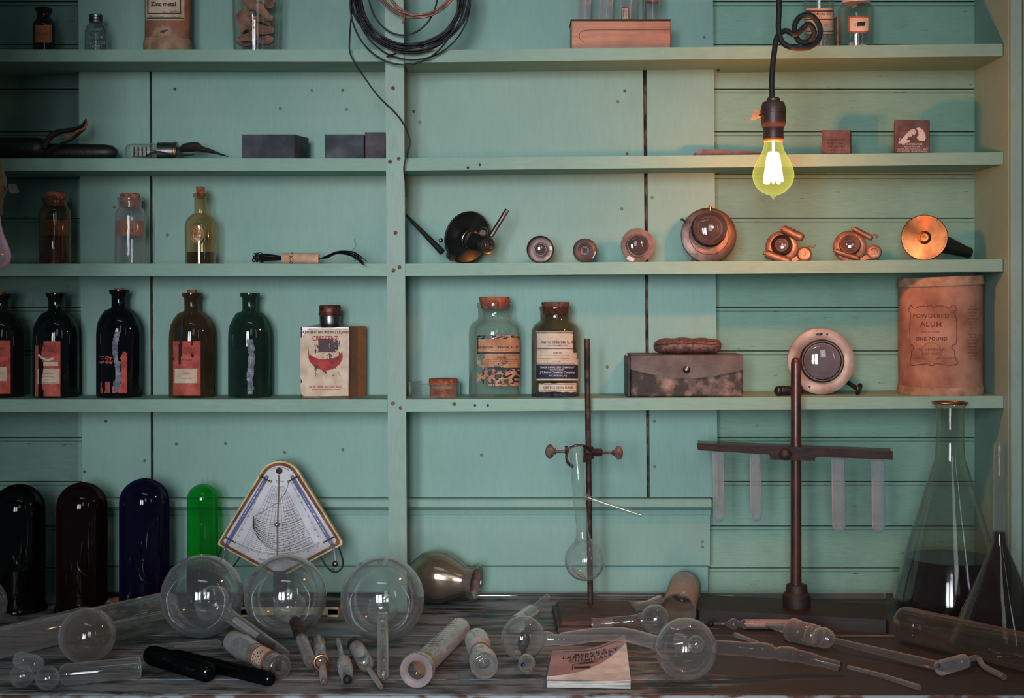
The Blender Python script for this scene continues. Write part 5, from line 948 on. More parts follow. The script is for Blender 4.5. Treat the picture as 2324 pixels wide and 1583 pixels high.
belltube(186, 2.112, 56, 1094, MT['tubered'], 'wide dark maroon round-topped glass tube standing between black and indigo ones')
belltube(327.5, 2.114, 55.5, 1085, MT['tubeblue'], 'wide dark indigo round-topped glass tube next to the slim green one')
belltube(459.5, 2.135, 34.5, 1098, MT['tubegreen'], 'slim vivid green round-topped glass tube behind the first clear globe', tip=1, base=.060)
# hygrometer on its wooden base
d = 2.102; t = thing('hygrometer', 'fan-shaped white hygrometer chart in brown frame with two slanting glass thermometers', 'hygrometer', P(640, 1376, 2.085))
fm = lambda px, py, off=0: P(px, py, d+(1300-py)*.00008)-V(0, off, 0)
def outline(g):
    L = [(633, 1312-g*1.1), (494+g*1.5, 1235-g*.2), (496+g*1.05, 1228-g*.2)]
    L += [(635-(50-g)*math.cos(a), 1095-(50-g)*math.sin(a)) for a in [.53+k*(PI-1.06)/16 for k in range(17)]]
    L += [(775-g*1.05, 1226-g*.2), (777-g*1.5, 1235-g*.2)]; return L
mb = MB(); mb.prism([fm(a, b, 0) for a, b in outline(0)], (0, .012, 0)); mb.build('backboard', MT['creamedge'], t, bevel=.001, label='cream painted edge')
mb = MB(); o1, o2 = outline(4), outline(11); n = len(o1)
mb.add([fm(a, b, .0012) for a, b in o1]+[fm(a, b, .0008) for a, b in o2], [(i, (i+1) % n, n+(i+1) % n, n+i) for i in range(n)]); mb.build('frame', solid('brown_varnish_frame', c(140, 84, 48), c(96, 54, 32), .75, scale=50, bump=.1), t)
mb = MB(); mb.add([fm(a, b, .0013) for a, b in outline(11)], [tuple(range(n))], 0)
ap = (632, 1074); K = lambda r, a: (ap[0]+r*math.sin(a), ap[1]+r*math.cos(a)); off = .0018; arc = lambda r, a0, a1, n_=16: [K(r, a0+(a1-a0)*k/n_) for k in range(n_+1)]
rd_ = math.radians
for k in range(13): a = rd_(-27+k*4.5); mb.line([K(30, a), K(178, a)], fm, .45, 1, off)
for k in range(10): mb.line(arc(30+k*9.5, rd_(-27), rd_(27)), fm, .45, 1, off)
for k in range(17): r_ = 112+k*4; mb.line(arc(r_, rd_(-27), rd_(27)), fm, .45, 1, off)
for k in range(24):
    y0 = 1108+k*6.6; L = [(632+max(-3, 26-k*1.8)+u*(36+k*2.2)*1.0, y0+18-u*u*(10+k*.3)-u*12) for u in [j/8 for j in range(9)]]
    L = [q for q in L if abs(math.atan2(q[0]-ap[0], q[1]-ap[1])) < rd_(27) and math.hypot(q[0]-ap[0], q[1]-ap[1]) < 178]
    if len(L) > 2: mb.line(L, fm, .8, 1, off)
for k in range(15):
    w_ = 8+k*4.2; L = [(574+(k % 3)+w_*1.35*(1-math.cos(a)), 1168+w_*1.0*math.sin(a)*1.0+k*1.5) for a in [j*PI/16 for j in range(9)]]
    L = [q for q in L if q[0] < 632 and math.hypot(q[0]-ap[0], q[1]-ap[1]) < 178]
    if len(L) > 2: mb.line(L, fm, .8, 1, off)
mb.line([(575, 1172), (600, 1158), (632, 1139), (650, 1114), (656, 1092)], fm, 1, 1, off)
for r_ in (181, 184): mb.line(arc(r_, rd_(-31), rd_(31), 24), fm, .6, 1, off)
for k in range(61): a = rd_(-30+k); mb.line([K(181, a), K(184, a)], fm, .35, 1, off)
for sg in (-1, 1):
    for j, w in enumerate(['30', '40', '50', '60', '70', '80', '90', '100', '110'][::-1]):
        q = (632+sg*(31+j*7.4), 1094+j*15.2); mb.text(w, fm, q[0], q[1], 5, 1, 0, off=off, rot=-sg*.5)
    for k in range(90): q = (632+sg*(25+k*.80), 1090+k*1.48); mb.line([q, (q[0]+sg*2.2, q[1]-1.1)], fm, .3, 1, off)
for j, w in enumerate(('10', '20', '30', '40', '50', '60', '70', '80', '90')): a = rd_(-28+7*j); q = K(188, a); mb.text(w, fm, q[0], q[1], 4.5, 1, 0, off=off, rot=a)
mb.text('RELATIVE', fm, 597, 1269, 5, 1, .01, off=off, rot=-.22); mb.text('HUMIDITY', fm, 670, 1268, 5, 1, .01, off=off, rot=.22)
mb.text("LLOYD'S HYGRODEIK", fm, 635, 1060, 4.6, 1, 0, off=off, arc=42); mb.text('Tycos', fm, 634, 1091, 8, 1, 0, .5, off=off)
mb.build('chart_plate', [MT['white'], MT['ink']], t, smooth=0)
for sg in (-1, 1):
    mb = MB(); T = lambda u, off=.004: fm(635+sg*(27+u*92), 1078+u*155, off)
    mb.tube([T(0), T(.03), T(.97), T(1.02)], [.0020, .0029, .0029, .0020], 14); 
    mb.tube(spline([T(1.0), fm(635+sg*123, 1243, .006), fm(635+sg*126, 1256, .006), fm(635+sg*127, 1272, .006)], 5), .0024, 10)
    o = mb.build('thermometer', MT['thermo'], t); mb = MB(); mb.tube([T(.05, .0042), T(.95, .0042)], .0007, 6); mb.build('column', MT['blueglass'] if 0 else solid('lilac_spirit_column', c(126, 126, 176), c(110, 110, 160), .3, bump=0), o)
    mb = MB(); mb.ball(fm(635+sg*127, 1277, .006), .0046, 18); mb.build('thermometer_bulb', MT['steel'], o, label='dark metal bulb')
    for u in (.045, .93):
        mb = MB(); c0 = T(u, .0072); e_ = V(.0085, 0, -.0045*sg if 0 else 0); dxn = V(1, 0, -.55*(-sg)).normalized()*(.0085)
        mb.tube([c0-dxn+V(0, .003, 0), c0, c0+dxn+V(0, .003, 0)], .0009, 6); [mb.ball(c0+dxn*k_+V(0, .003, 0), .0019, 10, 1, .5, (0, -1, 0)) for k_ in (-1, 1)]
        mb.build('clip', [MT['leatherd'], solid('brass_rivet', c(196, 172, 92), c(150, 128, 60), .3, .7, bump=0)], t)
    mb = MB(); mb.tube(spline([fm(635+sg*90, 1262, -.004), fm(635+sg*106, 1285, -.001), fm(635+sg*124, 1298, 0), fm(635+sg*141, 1288, 0), fm(635+sg*143, 1270, 0), fm(635+sg*134, 1244, -.004)], 6), .0019, 8, flat=.6); mb.build('guard_loop', MT['blackmetal'], t)
mb = MB(); mb.tube([fm(634, 1076, .006), fm(633, 1120, .005), fm(630, 1200, .0045), fm(630, 1262, .0045)], .0008, 8); mb.ball(fm(630, 1188, .007), .0036, 20); mb.build('index_pointer', MT['brass'] if 0 else solid('pale_brass_pointer', c(180, 172, 140), c(130, 122, 96), .3, .7, bump=0), t)
mb = MB(); mb.lathe([(0, 0), (.0050, 0), (.0046, .0009), (0, .001)], axisM(fm(634, 1068, .0014), fm(634, 1068, 1)), 24); mb.build('pivot_disc', MT['iron'], t)
zt = .0142; f0, f1, g0, g1 = P(546, 0, 2.066).x, P(768, 0, 2.066).x, 2.066, 2.114
mb = MB(); mb.box(f0, f1, g0+.001, g1, .0118, zt, 0); mb.box(f0, f1, g0, g0+.0012, .0026, zt, 1); mb.box(f0, f0+.016, g0, g1, 0, .0118, 1); mb.box(f1-.016, f1, g0, g1, 0, .0118, 1)
mb.box(P(620, 0, 2.1).x, P(648, 0, 2.1).x, 2.1, 2.113, zt, .060, 0); mb.build('base', [MT['darkwood'], MT['creamedge']], t, bevel=.0008, label='low base, dark above with cream front')

def glassprof(t, name, pr, p0, p1, m, seg=40, **k): return MB().lathe(pr, axisM(p0, p1), seg, 0, False, False).build(name, m, t, smooth=60, **k)
# three clear globes with stems towards the front
def globe(cx, cy, hw, ex, ey, rs, label, stemparts, group='clear globes'):
    d = H*F/(cy+hw-HZ); C = P(cx, cy, d); C.z = hw*s(d)+.0003; R = C.z-.0003; E = B(ex, ey, rs*s(1.76)); ax = (E-C).normalized(); L = (E-C).length; r = rs*s(1.76)
    t = thing('globe_flask', label, 'glass globe', V(C.x, C.y, 0)); a1 = math.asin(min(.9, r*1.7/R))
    pr = [(R*math.sin(a), -R*math.cos(a)) for a in [(PI-a1)*k/40 for k in range(41)]]; pr[0] = (0, -R)
    pr += [(r*1.25, R*math.cos(a1)+r*.5), (r*1.05, R*math.cos(a1)+r*1.5), (r, R*math.cos(a1)+r*2.6)]
    glassprof(t, 'globe', pr, C, E, MT['ballg'], 72); glassprof(t, 'inner_wall', [(x_*.962, y_*.962) for x_, y_ in pr[:40]], C, E, MT['ballin'], 64)
    s0 = R*math.cos(a1)+r*2.6; ring = [(r*.98, s0), (r*.98, L-r*1.2), (r*.85, L-r*.6), (r*.5, L-r*.12), (0, L)]
    glassprof(t, 'stem', ring, C, E, MT['clear'], 28)
    q = R*math.cos(a1)
    glassprof(t, 'inner_neck', [(r*.7, q+r), (r*.8, q-r*.6), (r*2.2, q-r*1.6), (r*2.9, q-r*3), (r*2.6, q-r*4.2), (r*1.5, q-r*5)], C, E, MT['clear'], 36)
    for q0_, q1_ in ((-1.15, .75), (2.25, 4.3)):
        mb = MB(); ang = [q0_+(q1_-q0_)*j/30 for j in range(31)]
        mb.tube([C+V(R*.69*math.cos(a_)*(1+.015*math.sin(a_*9)), -R*.70, R*.69*math.sin(a_)*(1+.012*math.sin(a_*7))) for a_ in ang], [.0004+.0011*math.sin(PI*j/30)**.6*(1+.4*math.sin(j*1.7)) for j in range(31)], 6, flat=.5); mb.build('ring_reflection', MT['ringrefl'], t)  # pale arcs modelled to imitate reflections inside the globe
    up_ = V(0, .55, .83).normalized(); k = C+up_*R
    MB().lathe([(0, .0035), (.0024, .003), (.0032, .001), (.0036, -.001)], axisM(k, k+up_), 16, 0, False, False).build('seal_nub', MT['clear'], t)
    for nm_, u0, u1, kk, mt, lb in stemparts:
        mb = MB(); mb.cyl(C+ax*(s0+(L-s0)*u0), C+ax*(s0+(L-s0)*u1), r*kk, seg=24); mb.build(nm_, MT[mt], t, label=lb)
    return t
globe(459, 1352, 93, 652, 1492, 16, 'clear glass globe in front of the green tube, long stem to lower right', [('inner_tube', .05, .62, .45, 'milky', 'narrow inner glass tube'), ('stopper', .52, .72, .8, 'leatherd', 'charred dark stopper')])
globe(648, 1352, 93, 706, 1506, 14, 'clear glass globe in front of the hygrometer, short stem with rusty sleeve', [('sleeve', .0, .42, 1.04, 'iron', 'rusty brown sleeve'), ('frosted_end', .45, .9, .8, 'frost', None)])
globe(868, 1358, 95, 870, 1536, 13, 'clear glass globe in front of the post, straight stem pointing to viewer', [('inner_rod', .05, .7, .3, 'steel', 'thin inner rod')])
# silvered flask behind the post
C = V(P(988, 0, 2.154).x, 2.154, .0415); ax = V(.90, -.34, -.06).normalized(); t = thing('silvered_flask', 'iridescent silvered round flask with clear outer wall, mouth facing right', 'flask', V(C.x, C.y, 0)); R = .0408
MB().lathe([(0, -R), (R*.5, -R*.87), (R*.85, -R*.5), (R*.99, -R*.05), (R*.93, R*.4), (R*.72, R*.8), (R*.55, R*1.1), (R*.50, R*1.25), (R*.56, R*1.4), (R*.66, R*1.5), (R*.68, R*1.6), (R*.60, R*1.68), (R*.50, R*1.64)], axisM(C, C+ax), 56, 0, False, False).build('outer_wall', glass('greenish_outer_glass', (.90, .89, .80, 1), (.42, .44, .34, 1), .06, (.42, .42, .32, 1), .03, 1), t)
MB().lathe([(0, -R*.88), (R*.5, -R*.75), (R*.78, -R*.4), (R*.88, 0), (R*.80, R*.42), (R*.58, R*.85), (R*.44, R*1.15), (R*.42, R*1.3), (R*.50, R*1.6), (R*.36, R*1.5), (R*.32, R*1.2), (R*.35, R*.9), (0, R*.5)], axisM(C, C+ax), 56, 0, False, False).build('silvered_lining', MT['mirror'], t)
mb = MB(); mb.cyl(V(P(1076, 0, 2.184).x, 2.184, .0058), V(P(2008, 0, 2.184).x, 2.184, .0058), .0055, seg=28); tag(mb.build('glass_rod', MT['clear'], None), 'very long thin clear glass rod lying along the foot of the wall', 'glass rod')

# ---- iron stand, clamp and distilling flask
t = thing('retort_stand', 'thin rusty iron rod stand on low dark wooden base with screw clamp', 'lab stand', B(1338, 1395))
h_ = .016; bt = [B(1238, 1384), B(1264, 1436), B(1462, 1436), B(1440, 1384)]; bt[0].y = bt[3].y = 2.11; bt[0].x = P(1252, 0, 2.11).x; bt[3].x = P(1438, 0, 2.11).x
cen = sum(bt, V(0, 0, 0))/4; tp = [cen+(q-cen)*.86+V(0, 0, h_) for q in bt]; md = [cen+(q-cen)*.985+V(0, 0, .008) for q in bt]; md2 = [cen+(q-cen)*.92+V(0, 0, .009) for q in bt]
mb = MB(); vs = bt+md+md2+tp; mb.add(vs, [(3, 2, 1, 0), (12, 13, 14, 15)]+[(4*k+i, 4*k+(i+1) % 4, 4*k+4+(i+1) % 4, 4*k+4+i) for k in range(3) for i in range(4)]); mb.build('base', MT['basewood'], t, bevel=.0012)
rb_ = P(1340, 1365, 2.079); rb_.z = h_-.001; rt_ = P(1332, 768, 2.079); mb = MB(); mb.tube([rb_, rt_], 6.5*s(2.079), 24); mb.build('rod', MT['iron'], t, smooth=50)
d = 2.070; mb = MB(); mb.cyl(P(1335, 1014, 2.079), P(1336, 1040, 2.079), .0075, seg=24); mb.tube([P(1345, 1026, 2.072), P(1366, 1026, 2.066)], .0055, 4)
mb.tube(spline([P(1340, 1022, 2.068), P(1330, 1013, 2.05), P(1312, 1010, 2.035), P(1294, 1016, 2.028), P(1286, 1030, 2.026), P(1288, 1048, 2.022), P(1300, 1058, 2.013)], 6), .0028, 10, flat=.6)
mb.tube(spline([P(1334, 1030, 2.066), P(1329, 1034, 2.045), P(1326, 1046, 2.028)], 5), .003, 10, flat=.7); mb.tube([P(1290, 1020, 2.03), P(1282, 1020, 2.03)], .0055, 8); clamp = mb.build('clamp', MT['iron'], t)
for x0, x1, yy, dd in ((1284, 1262, 1024, 2.03), (1366, 1390, 1027, 2.066)):
    sg = 1 if x1 > x0 else -1; mb = MB(); mb.tube([P(x0, yy, dd), P(x1, yy, dd)], .0022, 10); mb.lathe([(0, 0), (.0042, 0), (.0046, .0015), (.003, .003), (.0025, .006)], axisM(P(x1, yy, dd), P(x1+sg, yy, dd)), 20)
    c0 = P(x1+sg*14, yy, dd); mb.lathe([(0, -.0022), (.006, -.0020), (.0086, -.0008), (.0092, 0), (.0086, .0008), (.006, .0020), (0, .0022)], axisM(c0, c0+V(.30*sg, -.92, .1)), 28, 0, True, True, .75, 1.1); mb.build('wing_screw', MT['ironk'], clamp)
p0, p1 = P(1306, 1012, 2.012), P(1327, 1271, 2.020); R = 46*s(2.02); L = (p1-p0).length; k_ = s(2.015); t = thing('distilling_flask', 'clear long-necked round flask with side arm gripped by the rusty clamp', 'flask', p1)
glassprof(t, 'flask', [(17*k_, 0), (17*k_, 3*k_), (15*k_, 6*k_), (14.5*k_, 120*k_), (13*k_, 185*k_), (15*k_, 206*k_), (22*k_, L-R*.88)]+[(R*math.sin(a), L-R*math.cos(a)) for a in [.5+(PI-.5)*q/22 for q in range(1, 23)]], p0, p1, MT['ballg'], 56)
a0 = P(1320, 1120, 2.012); mb = MB(); mb.ball(P(1329, 1127, 2.008), .0046, 16); mb.tube([P(1330, 1127, 2.006), P(1392, 1148, 2.0), P(1455, 1168, 1.995)], .0031, 14); mb.build('side_arm', MT['clear'], t)
mb = MB(); mb.ball(P(1313, 1300, 2.019), 20*k_, 20, 0, .25, V(.75, .1, 1)); mb.build('residue', MT['milky'] if 0 else glass('white_residue', (.85, .85, .85, 1), None, .2, (.7, .68, .68, 1), .2, .4), t)

# ---- wooden test tube stand
t = thing('test_tube_stand', 'reddish wooden test tube stand with turned rod, slanting arm and long dark base', 'test tube stand', B(1808, 1408))
mb = MB(); bs = [B(1583, 1413), B(2014, 1437), V(P(2014, 0, 2.055).x, 2.065, 0), V(P(1590, 0, 2.13).x, 2.13, 0)]
mb.prism([q for q in bs], (0, 0, .019)); mb.build('base', MT['darkwood'], t, bevel=.0025)
d = 2.048; zz0 = .0192; mb = MB(); X = V(P(1808, 0, d).x, d, 0)
mb.lathe([(0, zz0), (32*s(d), zz0), (32*s(d), zz0+.017), (30*s(d), zz0+.019), (25*s(d), zz0+.021), (24*s(d), zz0+.030), (22*s(d), zz0+.032), (0, zz0+.032)], Matrix.Translation(X), 14); mb.build('hub', MT['darkwood'], t, smooth=30)
mb = MB(); mb.lathe([(0, zz0+.03), (12.5*s(d), zz0+.03), (12*s(d), .2), (11.5*s(d), H-(825-HZ)*s(d)), (10*s(d), H-(816-HZ)*s(d)), (6*s(d), H-(812-HZ)*s(d)), (0, H-(811-HZ)*s(d))], Matrix.Translation(V(P(1806.5, 0, d).x, d, 0)), 32); mb.build('rod', MT['redwood'], t)
A0, A1, dl, dr = 1581, 2040, 2.070, 1.994
mb = MB(); q = [P(1581, 1005, dl), P(1584, 1021, dl), P(1748, 1031, 2.044), P(1748, 1043, 2.044), P(1850, 1045, 2.026), P(1850, 1036, 2.026), P(2026, 1043, dr), P(2026, 1023, dr)]
mb.prism(list(reversed(q)), V(.006, .034, 0)); mb.build('arm', MT['redwood'] if 0 else wood('dark_red_arm_wood', c(60, 35, 29), c(28, 19, 17), 20, (1, 8, 8), .36, .3), t, bevel=.0022)
mb = MB(); ks = P(1784, 1030, 2.030); kd = V(-.35, -1, .05).normalized(); mb.lathe([(.005, -.006), (.0058, 0), (.0075, .004), (.0082, .012), (.0074, .017), (.004, .0195), (0, .020)], axisM(ks, ks+kd), 24, 0, True, False); mb.build('thumb_knob', MT['darkwood'], t)
for cx, ytop, hw, yb, dd, lb in ((1631, 1026, 13, 1183, 2.077, 'leftmost'), (1715, 1030, 12.5, 1182, 2.064, 'second from left'), (1903, 1040, 15, 1207, 2.034, 'second from right'), (1993, 1043, 14.5, 1208, 2.018, 'rightmost')):
    a, b = P(cx-1.5, ytop-1, dd), P(cx+1, yb, dd); L = (b-a).length; r = hw*s(dd); tt = thing('test_tube', 'frosty glass test tube hanging %s under the slanting wooden arm' % lb, 'test tube', a, 'test tubes under the arm')
    glassprof(tt, 'tube', [(r, -.004)]+[(r, 0), (r, L-r)]+[(r*math.cos(q_), L-r+r*math.sin(q_)) for q_ in [PI/2*k/8 for k in range(1, 9)]], a, b, MT['milky'], 30)

# ---- right end: conical flask, inverted funnel, lying cylinder
cx, d = 2152, 2.066; t = thing('conical_flask', 'tall dusty conical flask one third full of black liquid', 'flask', (P(cx, 0, d).x, d, 0)); zb = .0006
up(MB(), cx+4, d, zb, [(39, 913), (38, 915), (33, 922), (31, 930), (31, 1000), (33, 1040), (40, 1060), (64, 1140), (90, 1225), (112, 1300), (124, 1345), (127, 1365), (124, 1385), (112, 1398), (96, None), (0, None)], 64, cap0=False, cap1=True).build('flask', glass('grey_flask_glass', (.82, .82, .79, 1), (.34, .34, .32, 1), .05, (.50, .48, .45, 1), .05, 1.0), t)
up(MB(), cx+4, d, zb, [(0, 1264), (98, 1264), (109, 1300), (121, 1345), (123.5, 1365), (120, 1384), (108, 1397), (93, None), (0, None)], 56).build('liquid', MT['darkliq'], t)
mb = MB(); mb.torus(V(P(cx+4, 0, d).x, d, H-(913-HZ)*s(d)), (0, 0, 1), 38.5*s(d), .0012, 48); mb.build('lip', MT['kraft'] if 0 else MT['copper'], t, label='brownish flared lip')
d = 1.897; cx = 2268; t = thing('glass_funnel', 'large dusty glass funnel standing upside down at the right edge', 'funnel', (P(cx, 0, d).x, d, 0)); xs = P(cx, 0, d).x; k_ = s(d)
glassprof(t, 'cone', [(.0675, .0006), (.0675, .004), (.0655, .006), (.0600, .018), (18*k_, H-(1240-HZ)*k_), (14*k_, H-(1222-HZ)*k_), (13*k_, H-(1205-HZ)*k_)], V(xs, d, 0), V(xs, d, 1), glass('reflection_tinted_funnel_glass', (.42, .37, .33, 1), (.2, .18, .16, 1), .10, (.30, .26, .22, 1), .06, .9), 64)  # tint darkened to imitate the dark bench reflected in the cone
glassprof(t, 'stem', [(13*k_, H-(1205-HZ)*k_), (11.5*k_, H-(1100-HZ)*k_), (11*k_, H-(1010-HZ)*k_), (8*k_, H-(1002-HZ)*k_)], V(xs, d, 0), V(xs-.002, d, 1), MT['clear'], 30)
a, b = P(2045, 0, 1.925), P(2420, 0, 1.725); a.z = b.z = .0242; r = .0236; t = thing('glass_cylinder', 'large dusty clear cylinder lying on the bench towards the lower right edge', 'glass cylinder', V(a.x, a.y, 0)); L = (b-a).length
glassprof(t, 'wall', [(0, 0), (r*.75, .0006), (r*.93, .003), (r, .009), (r, L)], a, b, glass('dim_cylinder_glass', (.74, .72, .68, 1), (.35, .33, .3, 1), .13, (.36, .32, .27, 1), .08, .9), 56)

# ---- loose pieces on the bench, right half
def beads(name, part, label, cat, pts, m, seg=24, extra=(), sm=60, sub=None):
    """a turned piece of glass along a bent line: pts = (column, row, height, radius in px)"""
    P3 = [(B(a, b, z), r) for a, b, z, r in pts]; t = thing(name, label, cat, V(P3[0][0].x, P3[0][0].y, 0)); mb = MB()
    mb.tube([q for q, r in P3], [r*s(q.y) for q, r in P3], seg); mb.build(part, m, t, smooth=sm); return t
def ball_along(cx, cy, hw, d, n=14, a0=.35, ax=V(1, 0, 0)):
    C = P(cx, cy, d); return C
t = thing('specimen_cylinder', 'wide dusty glass cylinder lying open end forward beside the iron stand', 'glass cylinder', V(P(1553, 0, 2.1).x, 2.1, 0)); a, b = P(1555, 0, 2.163), P(1538, 0, 1.99); a.z = b.z = .0248; r = .0243; L = (b-a).length
glassprof(t, 'wall', [(0, 0), (r*.8, .0008), (r*.98, .004), (r, .012), (r*.94, .03), (r, .05), (r, L-.006), (r*1.05, L-.001), (r*1.0, L)], a, b, glass('frosty_cylinder_glass', (.66, .66, .62, 1), (.35, .35, .33, 1), .24, (.40, .39, .35, 1), .12, .8), 48)
mb = MB(); mb.torus(b, b-a, r*1.01, .0011, 44); mb.build('rim', MT['clear'], t)
d = H*F/(1438-HZ); R = 33*s(d); C = V(P(1487, 0, d).x, d, R+.0004); t = thing('small_flask', 'small round flask lying on its side with pinkish stopper, before iron stand', 'flask', V(C.x, C.y, 0)); E = B(1343, 1411, .0100); E = V(E.x, d+.012, .0100); L = (E-C).length; r = .0082
glassprof(t, 'flask', [(R*math.sin(a), -R*math.cos(a)) for a in [2.62*k/22 for k in range(23)]]+[(r*1.25, R*1.0), (r*1.02, R*1.35), (r, R*1.8), (r, L-.008), (r*1.2, L-.002), (r*1.2, L)], C, E, MT['ballg'], 44)
mb = MB(); ax = (E-C).normalized(); mb.cyl(E-ax*.030, E-ax*.0005, r*.9, r*1.05); mb.build('stopper', solid('pinkish_grey_stopper', c(124, 96, 88), c(86, 64, 58), .5, scale=60), t, label='pinkish grey stopper')
beads('glass_elbow', 'tube', 'short clear tube end poking out behind the small stoppered flask', 'glass tube', [(1440, 1377, .0115, 10), (1470, 1372, .0115, 10), (1497, 1362, .0115, 12)], MT['dusty'])
# linked globes
t = thing('linked_globes', 'two clear glass globes joined by a long bent tube running to the right', 'glass apparatus', B(1370, 1500))
R1 = 50*s(H*F/(1497-HZ)); C1 = B(1187, 1447, R1); R2 = 70*s(H*F/(1542-HZ)); C2 = B(1557, 1472, R2+.0002); R2 -= .0002
mb = MB(); mb.ball(C1, R1, 64); mb.build('left_globe', MT['ballg'], t); mb = MB(); mb.ball(C2, R2, 72); mb.build('right_globe', MT['ballg'], t)
def X3(px, py, d): return P(px, py, d)
mb = MB(); pl = [C1+V(R1*.93, 0, 0), P(1262, 1451, 1.82), P(1285, 1449, 1.818), P(1340, 1441, 1.81), P(1400, 1438, 1.80), P(1440, 1444, 1.785), P(1490, 1458, 1.765)]; mb.tube(spline(pl, 5), [16*s(1.8)]*3+[(12 if 3 < i < 8 else 15.5)*s(1.8) for i in range(3, 31)], 28); mb.build('bridge_tube', MT['dusty'], t, smooth=70)
mb = MB(); pl = [P(1624, 1468, 1.735), P(1690, 1472, 1.74), P(1735, 1476, 1.745), P(1765, 1482, 1.75), P(1800, 1485, 1.755), P(1850, 1497, 1.755), P(1905, 1511, 1.75)]; rr = []
for i in range(31): rr.append((16 if i < 8 else 18 if i < 13 else 13 if i < 16 else 17 if i < 21 else 14 if i < 26 else 11)*s(1.75))
mb.tube(spline(pl, 5), rr, 28); o = mb.build('outlet_tube', MT['dusty2'], t, smooth=70)
mb = MB(); mb.torus(P(1907, 1512, 1.75), V(1, -.15, -.35), .0052, .0012, 20); mb.build('dark_rim', MT['black'], o)
glassprof(t, 'lower_bulb', [(.004, 0), (.006, .008), (.0098, .020), (.0108, .030), (.009, .040), (.005, .048), (.0042, .056), (0, .062)], B(1192, 1488, .016), B(1204, 1548, .009), MT['clear'], 30)
mb = MB(); mb.ball(B(1188, 1508, .016), .0034, 14); mb.build('blue_bead', MT['blueglass'], t, label='small blue glass bead')
mb = MB(); mb.ball(C1+V(.001, -.004, -.004), .0075, 14, 0, 1.6, V(.3, .4, 1)); mb.tube([C1+V(0, -.004, -.008), B(1190, 1492, .014)], .0035, 10); mb.build('inner_mount', MT['leatherd'], t, label='dark inner mounting')
mb = MB(); mb.cyl(B(1172, 1416, .013), B(1206, 1392, .013), .0125, seg=30); mb.build('side_chamber', MT['clear'], t); mb = MB(); mb.tube([P(1195, 1393, 1.955), P(1246, 1352, 1.975)], [.0045, .0042], 16); mb.build('side_tube', MT['clear'], t)
mb = MB(); mb.tube([C2+V(-.012, -.004, .008), C2+V(-.002, -.008, .010)], [.012, .010], 24); mb.ball(C2+V(.012, .0, .006), .0105, 24); mb.build('inner_bulb', MT['clear'], t)
# drawn-out rod, hydrometer, ground joint, tubes
beads('glass_rod', 'rod', 'thin tapering glass rod lying near the front right edge', 'glass rod', [(1925, 1513, .0022, 4.5), (2000, 1532, .0022, 5.5), (2086, 1559, .003, 6.5)], MT['frost'])
beads('glass_rod', 'rod', 'short thin glass rod peeping out behind the outlet tube', 'glass rod', [(1668, 1440, .004, 6), (1722, 1458, .004, 3)], MT['dusty'])
beads('glass_rod', 'rod', 'fine straight rod lying before the dark wooden base', 'glass rod', [(1895, 1442, .0022, 2.6), (2032, 1443, .0022, 2.6)], MT['frost'])
t = thing('hydrometer', 'hydrometer with dark bead, small bulb and pink paper scale', 'hydrometer', B(1700, 1425)); z = .009; Y = H*F/(1418-HZ)*.985; q = lambda px, k=0: V(P(px, 0, Y).x, Y-k*.01, z)
a, b = q(1620), q(1690); b = V(b.x, b.y+.000, z); MB().lathe([(.0016, 0), (.0016, .016), (.004, .020), (.0078, .026), (.0078, .029), (.004, .035), (.0035, .037), (.0064, .041), (.0066, .044), (.0066, .112), (.005, .116), (0, .118)], axisM(a, b), 28, 0, False, False).build('envelope', MT['clear'], t)
mb = MB(); mb.ball(q(1613), .0046, 18); mb.build('bead', MT['black'], t, label='dark end bead'); mb = MB(); mb.cyl(q(1692), q(1812), .0052, seg=24)
mb.build('paper_scale', solid('pink_paper_scale', c(214, 160, 146), c(190, 136, 122), .7, scale=60, bump=0), t); mb = MB()
for k in range(40): mb.tube([q(1698+k*2.7)+V(0, -.0050, .002), q(1698+k*2.7)+V(0, -.0042, .0038 if k % 5 else .0048)], .00015, 4)
mb.build('graduations', MT['brown_ink'], t, kind='stuff')
t = thing('ground_joint', 'frosted stepped ground-glass joint with pointed end and long open tube', 'glass joint', B(1880, 1480)); a, b = B(1738, 1415, .012), B(1932, 1462, .016); L = (b-a).length; k_ = s(1.86); ax = (b-a).normalized()
glassprof(t, 'point', [(3*k_, 0), (7*k_, .004), (10*k_, .020), (11*k_, 62*k_), (5*k_, 70*k_), (8*k_, 76*k_)], a, b, MT['clear'], 26)
glassprof(t, 'socket', [(8*k_, 76*k_), (24*k_, 82*k_), (29*k_, 92*k_), (28*k_, 104*k_), (26*k_, 108*k_), (26*k_, 146*k_), (23*k_, 150*k_), (26*k_, 156*k_), (25*k_, 168*k_), (20*k_, 172*k_)], a, b, MT['frost'], 40)
glassprof(t, 'cone', [(20*k_, 172*k_), (23*k_, 180*k_), (24*k_, 192*k_), (20*k_, 206*k_), (9*k_, 216*k_)], a, b, MT['dusty'], 36)
e = B(2136, 1512, .0068); g_ = a+ax*214*k_; mb = MB(); mb.tube([g_, e], [.0038, .0062], 24); mb.build('tube', MT['dusty2'], t); mb = MB(); mb.torus(e, e-g_, .0062, .0007, 24); mb.build('open_end', MT['black'], t, label='dark open end')
t = thing('glass_adapter', 'short thick glass tube with thin bent stem before the lying cylinder', 'glass tube', B(2180, 1520)); a, b = B(2130, 1516, .0100), B(2192, 1499, .0100); L = (b-a).length; r = .0094
glassprof(t, 'body', [(r*.7, 0), (r, .003), (r, L-.004), (r*.7, L), (.002, L+.001)], a, b, MT['dusty'], 30); mb = MB(); mb.tube(spline([b, B(2218, 1492, .008), B(2234, 1512, .005), B(2280, 1536, .004)], 5), .0036, 14); mb.build('stem', MT['dusty2'], t)

